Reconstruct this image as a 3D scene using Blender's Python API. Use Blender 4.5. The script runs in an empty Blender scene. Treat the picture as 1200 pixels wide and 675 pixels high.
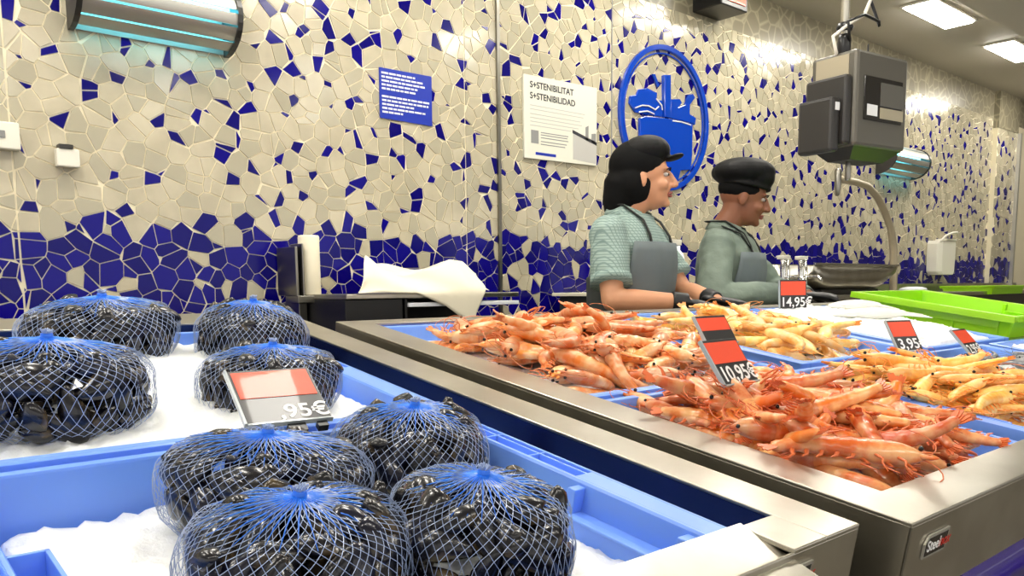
import bpy, math, random
from math import sin, cos, pi, radians, sqrt, tan, atan2
from mathutils import Vector, Matrix, Euler, noise
RND = random.Random(11)
COL = bpy.context.scene.collection
TILT = radians(8.66)          # the display counters slope towards the customer
PLANE_H = .32                 # counter plane under the eye at y = 0
FLOOR_Z = -1.22
# ------------------------------------------------------------------ materials
def srgb(r, g, b):
    f = lambda c: (c/255/12.92) if c/255 <= .04045 else ((c/255+.055)/1.055)**2.4
    return (f(r), f(g), f(b), 1)
def mat(name, col, rough=.5, metal=0, coat=0, emis=None, estr=0, sss=0, trans=0, spec=None, noise_s=None, noise_c=None, noise_amt=(.4, .6), bump=None, alpha=None, ior=None):
    m = bpy.data.materials.new(name); m.use_nodes = True
    nt = m.node_tree; b = nt.nodes['Principled BSDF']
    b.inputs['Base Color'].default_value = col
    b.inputs['Roughness'].default_value = rough
    b.inputs['Metallic'].default_value = metal
    b.inputs['Coat Weight'].default_value = coat
    if spec is not None: b.inputs['Specular IOR Level'].default_value = spec
    if ior: b.inputs['IOR'].default_value = ior
    if emis: b.inputs['Emission Color'].default_value = emis; b.inputs['Emission Strength'].default_value = estr
    if sss:
        b.inputs['Subsurface Weight'].default_value = sss
        b.inputs['Subsurface Radius'].default_value = (.02, .02, .025); b.inputs['Subsurface Scale'].default_value = .5
    if trans: b.inputs['Transmission Weight'].default_value = trans
    tc = nt.nodes.new('ShaderNodeTexCoord')
    if noise_s:
        n = nt.nodes.new('ShaderNodeTexNoise'); n.inputs['Scale'].default_value = noise_s; n.inputs['Detail'].default_value = 5
        nt.links.new(tc.outputs['Object'], n.inputs['Vector'])
        r = nt.nodes.new('ShaderNodeValToRGB')
        r.color_ramp.elements[0].position = noise_amt[0]; r.color_ramp.elements[0].color = col
        r.color_ramp.elements[1].position = noise_amt[1]; r.color_ramp.elements[1].color = noise_c
        nt.links.new(n.outputs['Fac'], r.inputs['Fac']); nt.links.new(r.outputs['Color'], b.inputs['Base Color'])
    if bump:
        n = nt.nodes.new('ShaderNodeTexNoise'); n.inputs['Scale'].default_value = bump[0]; n.inputs['Detail'].default_value = 4
        nt.links.new(tc.outputs['Object'], n.inputs['Vector'])
        bp = nt.nodes.new('ShaderNodeBump'); bp.inputs['Strength'].default_value = bump[1]; bp.inputs['Distance'].default_value = bump[2]
        nt.links.new(n.outputs['Fac'], bp.inputs['Height']); nt.links.new(bp.outputs['Normal'], b.inputs['Normal'])
    return m
def add_obj_variation(m, amt=.25, hue=.02):
    """per-object colour difference, so that heaped things are not all one tone"""
    nt = m.node_tree; b = nt.nodes['Principled BSDF']
    oi = nt.nodes.new('ShaderNodeObjectInfo'); h = nt.nodes.new('ShaderNodeHueSaturation')
    mr = nt.nodes.new('ShaderNodeMapRange'); mr.inputs[3].default_value = 1-amt; mr.inputs[4].default_value = 1+amt
    mh = nt.nodes.new('ShaderNodeMapRange'); mh.inputs[3].default_value = .5-hue; mh.inputs[4].default_value = .5+hue
    nt.links.new(oi.outputs['Random'], mr.inputs[0]); nt.links.new(mr.outputs[0], h.inputs['Value'])
    nt.links.new(oi.outputs['Random'], mh.inputs[0]); nt.links.new(mh.outputs[0], h.inputs['Hue'])
    l = [x for x in nt.links if x.to_socket == b.inputs['Base Color']]
    if l: nt.links.new(l[0].from_socket, h.inputs['Color'])
    else: h.inputs['Color'].default_value = b.inputs['Base Color'].default_value
    nt.links.new(h.outputs['Color'], b.inputs['Base Color'])
M = {}
M['grout'] = mat('cream_grout', srgb(240, 230, 200), .7)
M['shard_beige'] = mat('beige_tile', srgb(184, 175, 150), .16, noise_s=9, noise_c=srgb(198, 189, 164), spec=.6)
M['shard_beige2'] = mat('grey_beige_tile', srgb(176, 169, 146), .14, spec=.6)
M['shard_blue'] = mat('cobalt_tile', srgb(8, 2, 104), .16, spec=.25)
M['shard_blue2'] = mat('deep_cobalt_tile', srgb(15, 6, 124), .13, spec=.25)
M['taupe'] = mat('taupe_tile', srgb(128, 121, 100), .3, noise_s=6, noise_c=srgb(146, 138, 116))
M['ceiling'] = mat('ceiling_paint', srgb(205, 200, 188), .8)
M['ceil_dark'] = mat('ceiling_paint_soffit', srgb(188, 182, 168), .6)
M['floor'] = mat('floor_tile', srgb(110, 104, 92), .35, noise_s=4, noise_c=srgb(126, 119, 105))
M['steel'] = mat('brushed_steel', srgb(194, 190, 178), .31, 1, noise_s=7, noise_c=srgb(178, 173, 160), bump=(30, .06, .002))
M['steel_dark'] = mat('dark_steel', srgb(150, 147, 138), .3, 1, bump=(14, .05, .002))  # darker grey steel of cabinets, brackets and trim
M['steel_in'] = mat('trough_steel', srgb(120, 124, 150), .22, 1)  # blue reflected from the crates is put into this darker steel tint
M['black'] = mat('black_plastic', srgb(18, 18, 20), .35)
M['gap'] = mat('gap_shade_black', srgb(9, 9, 9), .6)  # black standing for the shade in the gap between the counters
M['crate'] = mat('blue_crate_plastic', srgb(114, 158, 250), .32, sss=.25)
M['crate_r'] = mat('pale_blue_crate_plastic', srgb(120, 164, 248), .32, sss=.25)
M['lime'] = mat('lime_crate_plastic', srgb(160, 222, 22), .32, sss=.25)
M['ice'] = mat('crushed_ice', srgb(246, 250, 253), .35, sss=.35, bump=(160, .5, .004))
M['liner'] = mat('white_liner', srgb(236, 240, 246), .5)
M['net'] = mat('blue_netting', srgb(150, 168, 206), .3, spec=.8)
M['tie'] = mat('blue_tie', srgb(30, 110, 235), .3, sss=.2)
M['mussel'] = mat('mussel_shell', srgb(9, 9, 18), .26, coat=.3, noise_s=30, noise_c=srgb(104, 86, 56), noise_amt=(.52, .72), bump=(60, .25, .002))
M['mussel2'] = mat('mussel_shell_blue', srgb(12, 14, 34), .24, coat=.35, noise_s=40, noise_c=srgb(150, 142, 124), noise_amt=(.58, .72), bump=(60, .25, .002))
def prawn_mats(key, a, b, dark):
    M[key] = mat(key+'_shell', a, .28, coat=.2, sss=.2, noise_s=42, noise_c=b, noise_amt=(.42, .62), bump=(120, .15, .002)); add_obj_variation(M[key], .2, .009)
    M[key+'_leg'] = mat(key+'_leg', dark, .35, sss=.1)
prawn_mats('red_prawn', srgb(216, 104, 36), srgb(232, 172, 116), srgb(212, 104, 52))
prawn_mats('pink_prawn', srgb(226, 128, 56), srgb(234, 188, 140), srgb(222, 128, 70))
prawn_mats('yellow_prawn', srgb(246, 174, 76), srgb(252, 208, 130), srgb(240, 142, 54))
prawn_mats('pale_prawn', srgb(248, 186, 92), srgb(252, 216, 148), srgb(240, 152, 66))
prawn_mats('grey_prawn', srgb(120, 122, 126), srgb(160, 160, 160), srgb(90, 88, 90))
M['eye'] = mat('prawn_eye', srgb(12, 10, 10), .15)
M['tag_black'] = mat('tag_black', srgb(34, 34, 36), .4, coat=.22)
M['tag_red'] = mat('tag_orange_red', srgb(236, 78, 44), .45, coat=.22)
M['tag_edge'] = mat('clear_acrylic_edge', srgb(170, 178, 180), .15, coat=.5)
M['white'] = mat('white_plastic', srgb(232, 228, 214), .4)
M['ink'] = mat('white_ink', srgb(240, 240, 240), .5)
M['paper'] = mat('white_paper', srgb(238, 230, 206), .7)
M['sign_blue'] = mat('sign_blue', srgb(16, 48, 170), .3)
M['logo_blue'] = mat('logo_blue', srgb(2, 66, 186), .16, coat=.5)
M['poster'] = mat('poster_paper', srgb(226, 224, 208), .5)
M['ink_dark'] = mat('dark_ink', srgb(44, 44, 52), .6)
M['ink_grey'] = mat('grey_ink', srgb(140, 140, 138), .6)
M['ink_light'] = mat('light_grey_ink', srgb(188, 186, 180), .6)
M['alu'] = mat('satin_aluminium', srgb(190, 188, 180), .4, .75)
M['uv'] = mat('uv_tube', srgb(120, 220, 240), .4, emis=srgb(90, 215, 240), estr=6)
M['uvglass'] = mat('cyan_louvre', srgb(70, 190, 214), .2, emis=srgb(50, 190, 220), estr=.35)
M['light'] = mat('light_panel', srgb(255, 255, 250), .5, emis=(1, .955, .86, 1), estr=26)
M['lamp_rim'] = mat('lamp_rim', srgb(235, 232, 222), .5)
M['scale_body'] = mat('scale_grey', srgb(104, 101, 92), .35, .4)
M['scale_dark'] = mat('scale_charcoal', srgb(48, 46, 44), .35)
M['scale_beige'] = mat('scale_label', srgb(170, 160, 136), .45)
M['screen'] = mat('screen_glass', srgb(30, 27, 24), .12, coat=.5)
M['lcd'] = mat('lcd_grey', srgb(98, 96, 90), .2)
M['cream_tube'] = mat('hose_beige', srgb(176, 164, 138), .35, .3)
M['skin1'] = mat('skin_light', srgb(205, 148, 112), .5, sss=.15)
M['skin2'] = mat('skin_brown', srgb(140, 88, 62), .5, sss=.12)
M['hair'] = mat('black_cloth', srgb(4, 4, 5), .8, spec=.2)
M['cap'] = mat('black_cap', srgb(5, 5, 6), .6, spec=.25, bump=(30, .3, .004))
M['glove'] = mat('black_glove', srgb(20, 20, 22), .4)
M['apron'] = mat('slate_apron', srgb(92, 102, 106), .75, noise_s=3, noise_c=srgb(104, 114, 116))
M['jacket'] = mat('grey_green_cloth', srgb(104, 118, 108), .8, noise_s=5, noise_c=srgb(120, 134, 122), bump=(9, .7, .02))
M['trouser'] = mat('dark_grey_cloth', srgb(52, 56, 54), .85)
M['strap'] = mat('black_strap', srgb(16, 18, 18), .7)
M['lips'] = mat('lips', srgb(168, 92, 82), .5)
M['eyewhite'] = mat('eye_white', srgb(190, 184, 178), .3)
M['purple'] = mat('violet_panel', srgb(52, 30, 150), .25, coat=.3)
M['badge_red'] = mat('badge_red', srgb(190, 40, 30), .3)
M['badge_black'] = mat('badge_black', srgb(22, 18, 18), .25)
M['chrome'] = mat('chrome', srgb(225, 225, 222), .1, 1)
M['squid'] = mat('pale_squid', srgb(240, 238, 228), .2, sss=.4, coat=.5)
# checked shirt
m = mat('checked_shirt', srgb(172, 190, 180), .8, bump=(8, .6, .02)); M['shirt'] = m
nt = m.node_tree; tc = nt.nodes.new('ShaderNodeTexCoord'); b = nt.nodes['Principled BSDF']
cols = []
for ax in ('X', 'Z'):
    w = nt.nodes.new('ShaderNodeTexWave'); w.bands_direction = ax; w.inputs['Scale'].default_value = 32
    nt.links.new(tc.outputs['Object'], w.inputs['Vector']); cols.append(w)
mx = nt.nodes.new('ShaderNodeMath'); mx.operation = 'MAXIMUM'
nt.links.new(cols[0].outputs['Fac'], mx.inputs[0]); nt.links.new(cols[1].outputs['Fac'], mx.inputs[1])
r = nt.nodes.new('ShaderNodeValToRGB'); r.color_ramp.elements[0].position = .72; r.color_ramp.elements[0].color = srgb(150, 170, 162)
r.color_ramp.elements[1].position = .92; r.color_ramp.elements[1].color = srgb(112, 134, 130)
nt.links.new(mx.outputs[0], r.inputs['Fac']); nt.links.new(r.outputs['Color'], b.inputs['Base Color'])
# veined taupe upper band
nt = M['taupe'].node_tree; b = nt.nodes['Principled BSDF']; tc = nt.nodes.new('ShaderNodeTexCoord')
v = nt.nodes.new('ShaderNodeTexVoronoi'); v.feature = 'DISTANCE_TO_EDGE'; v.inputs['Scale'].default_value = 11
nt.links.new(tc.outputs['Object'], v.inputs['Vector'])
r = nt.nodes.new('ShaderNodeValToRGB'); r.color_ramp.elements[0].position = .0; r.color_ramp.elements[0].color = srgb(172, 163, 136)
r.color_ramp.elements[1].position = .09; r.color_ramp.elements[1].color = srgb(134, 127, 106)
nt.links.new(v.outputs['Distance'], r.inputs['Fac']); nt.links.new(r.outputs['Color'], b.inputs['Base Color'])

# ------------------------------------------------------------------ mesh builder
class MB:
    def __init__(s): s.v = []; s.f = []; s.m = []; s.s = []
    def add(s, vs, fs, mi=0, smooth=False, mtx=None):
        n = len(s.v)
        s.v += [tuple(mtx @ Vector(p)) if mtx else tuple(p) for p in vs]
        for f in fs: s.f.append(tuple(i+n for i in f)); s.m.append(mi); s.s.append(smooth)
        return s
    def box(s, x0, x1, y0, y1, z0, z1, mi=0, mtx=None):
        vs = [(x, y, z) for z in (z0, z1) for y in (y0, y1) for x in (x0, x1)]
        return s.add(vs, [(0, 2, 3, 1), (4, 5, 7, 6), (0, 1, 5, 4), (2, 6, 7, 3), (0, 4, 6, 2), (1, 3, 7, 5)], mi, False, mtx)
    def rings(s, rings, cap0=True, cap1=True, mi=0, smooth=True, mtx=None, close=True):
        n = len(rings[0]); vs = [p for r in rings for p in r]; fs = []
        for i in range(len(rings)-1):
            for j in range(n if close else n-1):
                k = (j+1) % n
                fs.append((i*n+j, i*n+k, (i+1)*n+k, (i+1)*n+j))
        if cap0: fs.append(tuple(range(n-1, -1, -1)))
        if cap1: fs.append(tuple((len(rings)-1)*n+j for j in range(n)))
        return s.add(vs, fs, mi, smooth, mtx)
    def tube(s, pts, rad, n=8, mi=0, smooth=True, mtx=None, flat=1, ends=True, up=Vector((0, 0, 1))):
        """tapered tube along a path; flat squeezes it along 'up'"""
        pts = [Vector(p) for p in pts]
        if not hasattr(rad, '__len__'): rad = [rad]*len(pts)
        if ends:
            d0 = (pts[0]-pts[1]).normalized(); d1 = (pts[-1]-pts[-2]).normalized()
            pts = [pts[0]+d0*rad[0]*.95, pts[0]+d0*rad[0]*.6]+pts+[pts[-1]+d1*rad[-1]*.6, pts[-1]+d1*rad[-1]*.95]
            rad = [rad[0]*.15, rad[0]*.8]+list(rad)+[rad[-1]*.8, rad[-1]*.15]
        rg = []; prev = None
        for i, p in enumerate(pts):
            t = (pts[min(i+1, len(pts)-1)]-pts[max(i-1, 0)])
            if t.length < 1e-9: t = Vector((1, 0, 0))
            t.normalize()
            a = t.cross(up) if prev is None else prev - t*prev.dot(t)
            if a.length < 1e-4: a = t.cross(Vector((1, 0, 0)))
            a.normalize(); prev = a; b = a.cross(t)
            rg.append([tuple(p+(a*cos(2*pi*k/n)+b*sin(2*pi*k/n)*flat)*rad[i]) for k in range(n)])
        return s.rings(rg, True, True, mi, smooth, mtx)
    def ball(s, c, r, n=14, m=9, mi=0, mtx=None, rot=None):
        if not hasattr(r, '__len__'): r = (r, r, r)
        rg = []
        for i in range(1, m):
            th = pi*i/m
            ring = []
            for k in range(n):
                p = Vector((r[0]*sin(th)*cos(2*pi*k/n), r[1]*sin(th)*sin(2*pi*k/n), -r[2]*cos(th)))
                if rot: p = rot @ p
                ring.append(tuple(p+Vector(c)))
            rg.append(ring)
        return s.rings(rg, True, True, mi, True, mtx)
    def lathe(s, prof, n=20, mi=0, mtx=None, cap0=True, cap1=True):
        return s.rings([[(r*cos(2*pi*k/n), r*sin(2*pi*k/n), z) for k in range(n)] for r, z in prof], cap0, cap1, mi, True, mtx)
    def prism(s, poly, a0, a1, axis='y', mi=0, mtx=None):
        f = {'y': lambda p, a: (p[0], a, p[1]), 'z': lambda p, a: (p[0], p[1], a), 'x': lambda p, a: (a, p[0], p[1])}[axis]
        n = len(poly); vs = [f(p, a0) for p in poly]+[f(p, a1) for p in poly]
        fs = [tuple(range(n)), tuple(range(2*n-1, n-1, -1))]+[(i, i+n, (i+1) % n+n, (i+1) % n) for i in range(n)]
        return s.add(vs, fs, mi, False, mtx)
    def build(s, name, mats, parent=None, loc=None, rot=None, bevel=0, auto=None):
        me = bpy.data.meshes.new(name); me.from_pydata(s.v, [], s.f)
        if not isinstance(mats, (list, tuple)): mats = [mats]
        for q in mats: me.materials.append(M[q] if isinstance(q, str) else q)
        me.polygons.foreach_set('material_index', s.m); me.polygons.foreach_set('use_smooth', s.s)
        me.update()
        import bmesh
        bm = bmesh.new(); bm.from_mesh(me); bmesh.ops.recalc_face_normals(bm, faces=bm.faces); bm.to_mesh(me); bm.free()
        o = bpy.data.objects.new(name, me); COL.objects.link(o)
        if parent: o.parent = parent
        if loc is not None: o.location = loc
        if rot is not None: o.rotation_euler = rot
        if bevel:
            md = o.modifiers.new('bevel', 'BEVEL'); md.width = bevel; md.segments = 2; md.limit_method = 'ANGLE'; md.angle_limit = radians(40)
        return o
def bake(o):
    """apply modifiers"""
    dg = bpy.context.evaluated_depsgraph_get()
    me = bpy.data.meshes.new_from_object(o.evaluated_get(dg)); o.modifiers.clear(); o.data = me
    for p in me.polygons: p.use_smooth = True
    return o
def remesh(o, vox, it=4):
    r = o.modifiers.new('r', 'REMESH'); r.mode = 'VOXEL'; r.voxel_size = vox; r.use_smooth_shade = True
    c = o.modifiers.new('s', 'SMOOTH'); c.factor = .5; c.iterations = it
    return bake(o)
def tag(o, label, cat, group=None, kind=None):
    if label: o['label'] = label
    if cat: o['category'] = cat
    if group: o['group'] = group
    if kind: o['kind'] = kind
    return o
def thing(name, label, cat, loc=(0, 0, 0), rot=(0, 0, 0), group=None):
    o = bpy.data.objects.new(name, None); COL.objects.link(o); o.empty_display_size = .05
    o.location = loc; o.rotation_euler = rot
    return tag(o, label, cat, group)
KIDS = {}
def copy_tree(o, parent=None):
    if not KIDS or o.name not in KIDS: KIDS[o.name] = [c for c in o.children]
    c = o.copy(); COL.objects.link(c); c.parent = parent
    for ch in KIDS[o.name]: copy_tree(ch, c)
    return c
def struct(o): o['kind'] = 'structure'; return o
def loc_c(x, y, w=0):          # point on the sloping counter plane (x, horizontal depth y), lifted w along its normal
    v = y/cos(TILT)
    return Vector((x, v*cos(TILT)-w*sin(TILT), -PLANE_H+v*sin(TILT)+w*cos(TILT)))
ROT_C = (TILT, 0, 0)
def text_mesh(txt, size, shear=0, extr=.0002, align='LEFT', bold=0):
    cu = bpy.data.curves.new('t', 'FONT'); cu.body = txt; cu.size = size; cu.shear = shear; cu.extrude = extr; cu.align_x = align; cu.offset = bold
    o = bpy.data.objects.new('t', cu); COL.objects.link(o)
    dg = bpy.context.evaluated_depsgraph_get(); me = bpy.data.meshes.new_from_object(o.evaluated_get(dg))
    bpy.data.objects.remove(o); return me
def text(name, txt, size, m, parent, loc, rot, **k):
    me = text_mesh(txt, size, **k); me.materials.clear(); me.materials.append(M[m])
    o = bpy.data.objects.new(name, me); COL.objects.link(o); o.parent = parent; o.location = loc; o.rotation_euler = rot
    return o

# ------------------------------------------------------------------ mosaic wall
def clip(poly, a, b, c):       # keep a*x+b*y <= c
    out = []
    n = len(poly)
    for i in range(n):
        p = poly[i]; q = poly[(i+1) % n]
        dp = a*p[0]+b*p[1]-c; dq = a*q[0]+b*q[1]-c
        if dp <= 0: out.append(p)
        if (dp < 0 < dq) or (dq < 0 < dp):
            t = dp/(dp-dq); out.append((p[0]+(q[0]-p[0])*t, p[1]+(q[1]-p[1])*t))
    return out
def shards(mb, x0, x1, z0, z1, y, sp, border, rnd, gap=.0042, seams=()):
    nx = int((x1-x0)/sp)+1; nz = int((z1-z0)/sp)+1
    pts = {}
    for i in range(-3, nx+3):
        for j in range(-3, nz+3):
            px = x0+(i+.5+rnd.uniform(-.66, .66))*sp; pz = z0+(j+.5+rnd.uniform(-.66, .66))*sp
            bz = border+.035*noise.noise(Vector((px*5, 0, 3.3)))+rnd.uniform(-.035, .025)
            low = pz < bz
            if low: blue = rnd.random() < .86
            else: blue = rnd.random() < .56 and not pts.get((i-1, j), (0, 0, 0, 0, 0))[2] and not (pts.get((i, j-1), (0,)*5)[2] and rnd.random() < .75)
            if not low and pz > 1.30: blue = False
            w = (-.19*sp*sp if blue else .10*sp*sp) if not low else rnd.uniform(-.15, .25)*sp*sp
            pts[(i, j)] = (px, pz, blue, w, low)
    for (i, j), (px, pz, blue, w, low) in pts.items():
        if i < 0 or j < 0 or i >= nx or j >= nz: continue
        poly = [(px-2*sp, pz-2*sp), (px+2*sp, pz-2*sp), (px+2*sp, pz+2*sp), (px-2*sp, pz+2*sp)]
        g = gap*(.75 if low else 1.1)
        for di in (-3, -2, -1, 0, 1, 2, 3):
            for dj in (-3, -2, -1, 0, 1, 2, 3):
                q = pts.get((i+di, j+dj))
                if (di == 0 and dj == 0) or q is None: continue
                a = q[0]-px; b = q[1]-pz; d = sqrt(a*a+b*b)
                if d < 1e-6: continue
                c = (d*d+w-q[3])/2/d - g/2
                poly = clip(poly, a/d, b/d, a/d*px+b/d*pz+c)
                if len(poly) < 3: break
            if len(poly) < 3: break
        for a, b, c in ((1, 0, x1), (-1, 0, -x0), (0, 1, z1), (0, -1, -z0)):
            if len(poly) >= 3: poly = clip(poly, a, b, c)
        if len(poly) < 3: continue
        pieces = [poly]
        for sx in seams:
            nxt = []
            for q in pieces:
                if min(p[0] for p in q) < sx+.003 and max(p[0] for p in q) > sx-.003: nxt += [clip(q, 1, 0, sx-.003), clip(q, -1, 0, -sx-.003)]
                else: nxt.append(q)
            pieces = [q for q in nxt if len(q) >= 3]
        for poly in pieces:
            # merge tiny edges, blue chips lose corners
            pp = [p for k, p in enumerate(poly) if math.dist(p, poly[k-1]) > .006]
            if blue and len(pp) > 4:
                lim = rnd.choice((4, 4, 5, 5)) if not low else rnd.choice((5, 6, 6))
                while len(pp) > lim:      # drop the corner that costs the least area
                    ar = lambda k: abs((pp[k-1][0]-pp[k][0])*(pp[(k+1) % len(pp)][1]-pp[k][1])-(pp[(k+1) % len(pp)][0]-pp[k][0])*(pp[k-1][1]-pp[k][1]))
                    pp.pop(min(range(len(pp)), key=ar))
            if len(pp) < 3: continue
            tx = rnd.gauss(0, .014); tz = rnd.gauss(0, .014); n = len(pp)
            top = [(p[0], y-.003+(p[0]-px)*tx+(p[1]-pz)*tz, p[1]) for p in pp]
            bot = [(p[0], y+.001, p[1]) for p in pp]
            mi = (3 if rnd.random() < .5 else 4) if blue else (1 if rnd.random() < .6 else 2)
            mb.add(top+bot, [tuple(range(n))]+[(k, (k+1) % n, (k+1) % n+n, k+n) for k in range(n)], mi)
WY = 2.75
TM = ['grout', 'shard_beige', 'shard_beige2', 'shard_blue', 'shard_blue2', 'taupe']
rw = random.Random(5)
mb = MB(); mb.box(-2.2, 9.3, WY, WY+.1, FLOOR_Z, 1.38, 0); mb.box(-2.2, 9.3, WY-.003, WY+.1, 1.38, 1.62, 5)
shards(mb, -1.2, 7.84, -.45, 1.38, WY, .050, .215, rw, seams=(.525, 2.159, 2.333, 3.045, 3.75))
struct(mb.build('wall_back', TM))
mb = MB(); mb.box(7.84, 8.30, WY-.04, WY+.02, FLOOR_Z, 1.62, 0)
shards(mb, 7.84, 8.30, -.4, 1.3, WY-.04, .06, .215, rw); mb.box(7.835, 8.305, WY-.046, WY+.02, 1.3, 1.62, 5)
struct(mb.build('trim_1', TM))
mb = MB(); mb.box(9.2, 9.3, -3, WY, FLOOR_Z, 1.62, 0); struct(mb.build('wall_right', ['taupe']))
mb = MB(); mb.box(8.3, 8.33, WY-.07, WY-.0, FLOOR_Z, 1.3); struct(mb.build('trim_2', ['alu']))
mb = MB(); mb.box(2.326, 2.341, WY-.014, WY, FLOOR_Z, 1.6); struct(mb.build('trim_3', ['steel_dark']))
mb = MB(); mb.box(3.042, 3.048, WY-.005, WY, FLOOR_Z, 1.42); struct(mb.build('trim_4', ['ink_grey']))
mb = MB(); mb.box(-5, 9.4, -5.5, WY+.1, 1.6, 1.7, 0)
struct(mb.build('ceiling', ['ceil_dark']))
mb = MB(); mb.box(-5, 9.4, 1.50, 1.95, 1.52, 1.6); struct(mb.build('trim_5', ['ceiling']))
mb = MB(); mb.box(-5, 9.4, -5.5, WY+.1, FLOOR_Z-.1, FLOOR_Z); struct(mb.build('floor', ['floor']))

# ------------------------------------------------------------------ ceiling lights
def light(x, y, label, group=None, rz=0):
    t = thing('ceiling_light', label, 'ceiling light', (x, y, 1.6), (0, 0, rz), group=group)
    a, b = .29, .088
    mb = MB(); mb.box(-a-.012, a+.012, -b-.012, b+.012, -.012, -.001); mb.build('frame', 'lamp_rim', t)
    mb = MB(); mb.rings([[(sx*aa, sy*bb, z) for sx, sy in ((-1, -1), (1, -1), (1, 1), (-1, 1))] for aa, bb, z in ((a, b, -.0125), (a-.01, b-.01, -.024))], smooth=False)
    mb.build('diffuser', 'light', t)
    return t
light(5.33, 2.2, 'lit rectangular ceiling light at the top right, the nearer of the two glowing panels')
light(6.57, 2.2, 'lit rectangular ceiling light at the right edge, the farther of the two glowing panels')
for x in (4.09, 2.85, 1.61, .37, -.87, 7.8):
    light(x, 2.2, 'lit ceiling light of the wall row, outside the photo', 'ceiling lights out of view')
for x in (-1.35, -.15, 1.05, 2.25, 3.45):
    light(x, 1.19, 'lit ceiling light above the counters, outside the photo', 'ceiling lights above the counters', pi/2)
    light(x, -.9, 'lit ceiling light above the customer aisle, outside the photo', 'ceiling lights above the aisle') if x < 4.5 else None

# ------------------------------------------------------------------ counters (built in the sloping frame: x, v, w)
def CF(name, label, cat='counter'):
    return thing(name, label, cat, (0, 0, -PLANE_H), ROT_C)
V = lambda y: y/cos(TILT)
def frame_top(mb, x0, x1, v0, v1, ix0, ix1, iv0, iv1, w0, w1):
    o = [(x0, v0), (x1, v0), (x1, v1), (x0, v1)]; i = [(ix0, iv0), (ix1, iv0), (ix1, iv1), (ix0, iv1)]
    vs = [(p[0], p[1], w1) for p in o]+[(p[0], p[1], w1) for p in i]+[(p[0], p[1], w0) for p in o]+[(p[0], p[1], w0) for p in i]
    fs = []
    for k in range(4):
        n = (k+1) % 4
        fs += [(k, n, n+4, k+4), (k+8, k+12, n+12, n+8), (k, k+8, n+8, n), (k+4, n+4, n+12, k+12)]
    mb.add(vs, fs)
def plinth(mb, x0, x1, y0, y1, w):
    inv = (Matrix.Translation((0, 0, -PLANE_H)) @ Matrix.Rotation(TILT, 4, 'X')).inverted()
    tops = [(x0, V(y0), w), (x1, V(y0), w), (x1, V(y1), w), (x0, V(y1), w)]
    bots = [tuple(inv @ Vector((p[0], y, FLOOR_Z))) for p, y in zip(tops, (y0+.08, y0+.08, y1, y1))]
    mb.rings([bots, tops], smooth=False)
# right counter
rc = CF('display_counter', 'long stainless steel display counter on the right filled with blue crates of prawns')
mb = MB(); frame_top(mb, .915, 4.35, V(.378), V(1.64), .992, 4.27, V(.450), V(1.60), -.006, 0)
mb.box(.915, 4.35, V(.378), V(.378)+.004, -.112, -.004); mb.box(.915, .919, V(.378), V(1.64), -.34, -.004)
mb.box(4.346, 4.35, V(.378), V(1.64), -.155, -.004); mb.box(.915, 4.35, V(1.64)-.004, V(1.64), -.155, -.004)
mb.build('steel_rim', 'steel', rc, bevel=.0015)
mb = MB(); frame_top(mb, .985, 4.28, V(.443), V(1.607), .992, 4.27, V(.450), V(1.60), -.17, -.004); mb.box(.985, 4.28, V(.443), V(1.607), -.18, -.17)
mb.build('inner_well', 'steel_in', rc)
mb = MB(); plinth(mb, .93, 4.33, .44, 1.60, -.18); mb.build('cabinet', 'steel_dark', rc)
mb = MB(); mb.box(.92, 4.34, V(.378)+.002, V(.41), -.36, -.113); mb.build('front_panel', 'purple', rc)
mb = MB(); mb.tube([(.95, V(.36), -.175), (4.34, V(.36), -.175)], .011, 10); mb.build('bumper_rail', 'chrome', rc)
def badge(parent, x, v, w, sc=1):
    mb = MB(); mb.prism([(0, 0), (.052*sc, .0), (.058*sc, .024*sc), (.008*sc, .024*sc), (0, .016*sc)], 0, -.0025, 'y')
    p = mb.build('maker_badge', 'alu', parent, (x, v, w)); p['label'] = 'small maker badge in a silver frame'
    mb = MB(); mb.prism([(.003, .003), (.050*sc, .003), (.0545*sc, .021*sc), (.0095*sc, .021*sc), (.003, .015*sc)], -.0025, -.003, 'y')
    mb.build('badge_face', 'badge_black', p)
    text('lettering', 'Steel', .0165*sc, 'ink', p, (.006, -.0032, .007*sc), (pi/2, 0, 0), bold=.0002)
    text('lettering', 'inox', .0165*sc, 'badge_red', p, (.0315*sc, -.0032, .007*sc), (pi/2, 0, 0), shear=.3, bold=.0002)
badge(rc, .955, V(.378)-.0005, -.052, 1.15)
# left counter
lc = CF('display_counter', 'stainless steel display counter on the left holding the blue crates of bagged mussels')
mb = MB()
mb.box(.788, .857, V(.410), V(1.79), -.006, 0)
mb.box(.725, .788, V(.410), V(.475), -.006, 0)
mb.box(-.62, .857, V(1.68), V(1.79), -.006, -.0005)
mb.box(.853, .857, V(.410), V(1.79), -.14, -.004)
mb.box(.62, .857, V(.410), V(.410)+.004, -.14, -.004)
mb.box(-.62, -.56, V(.410), V(1.79), -.006, -.001)
mb.build('steel_rim', 'steel', lc, bevel=.0015)
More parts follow.
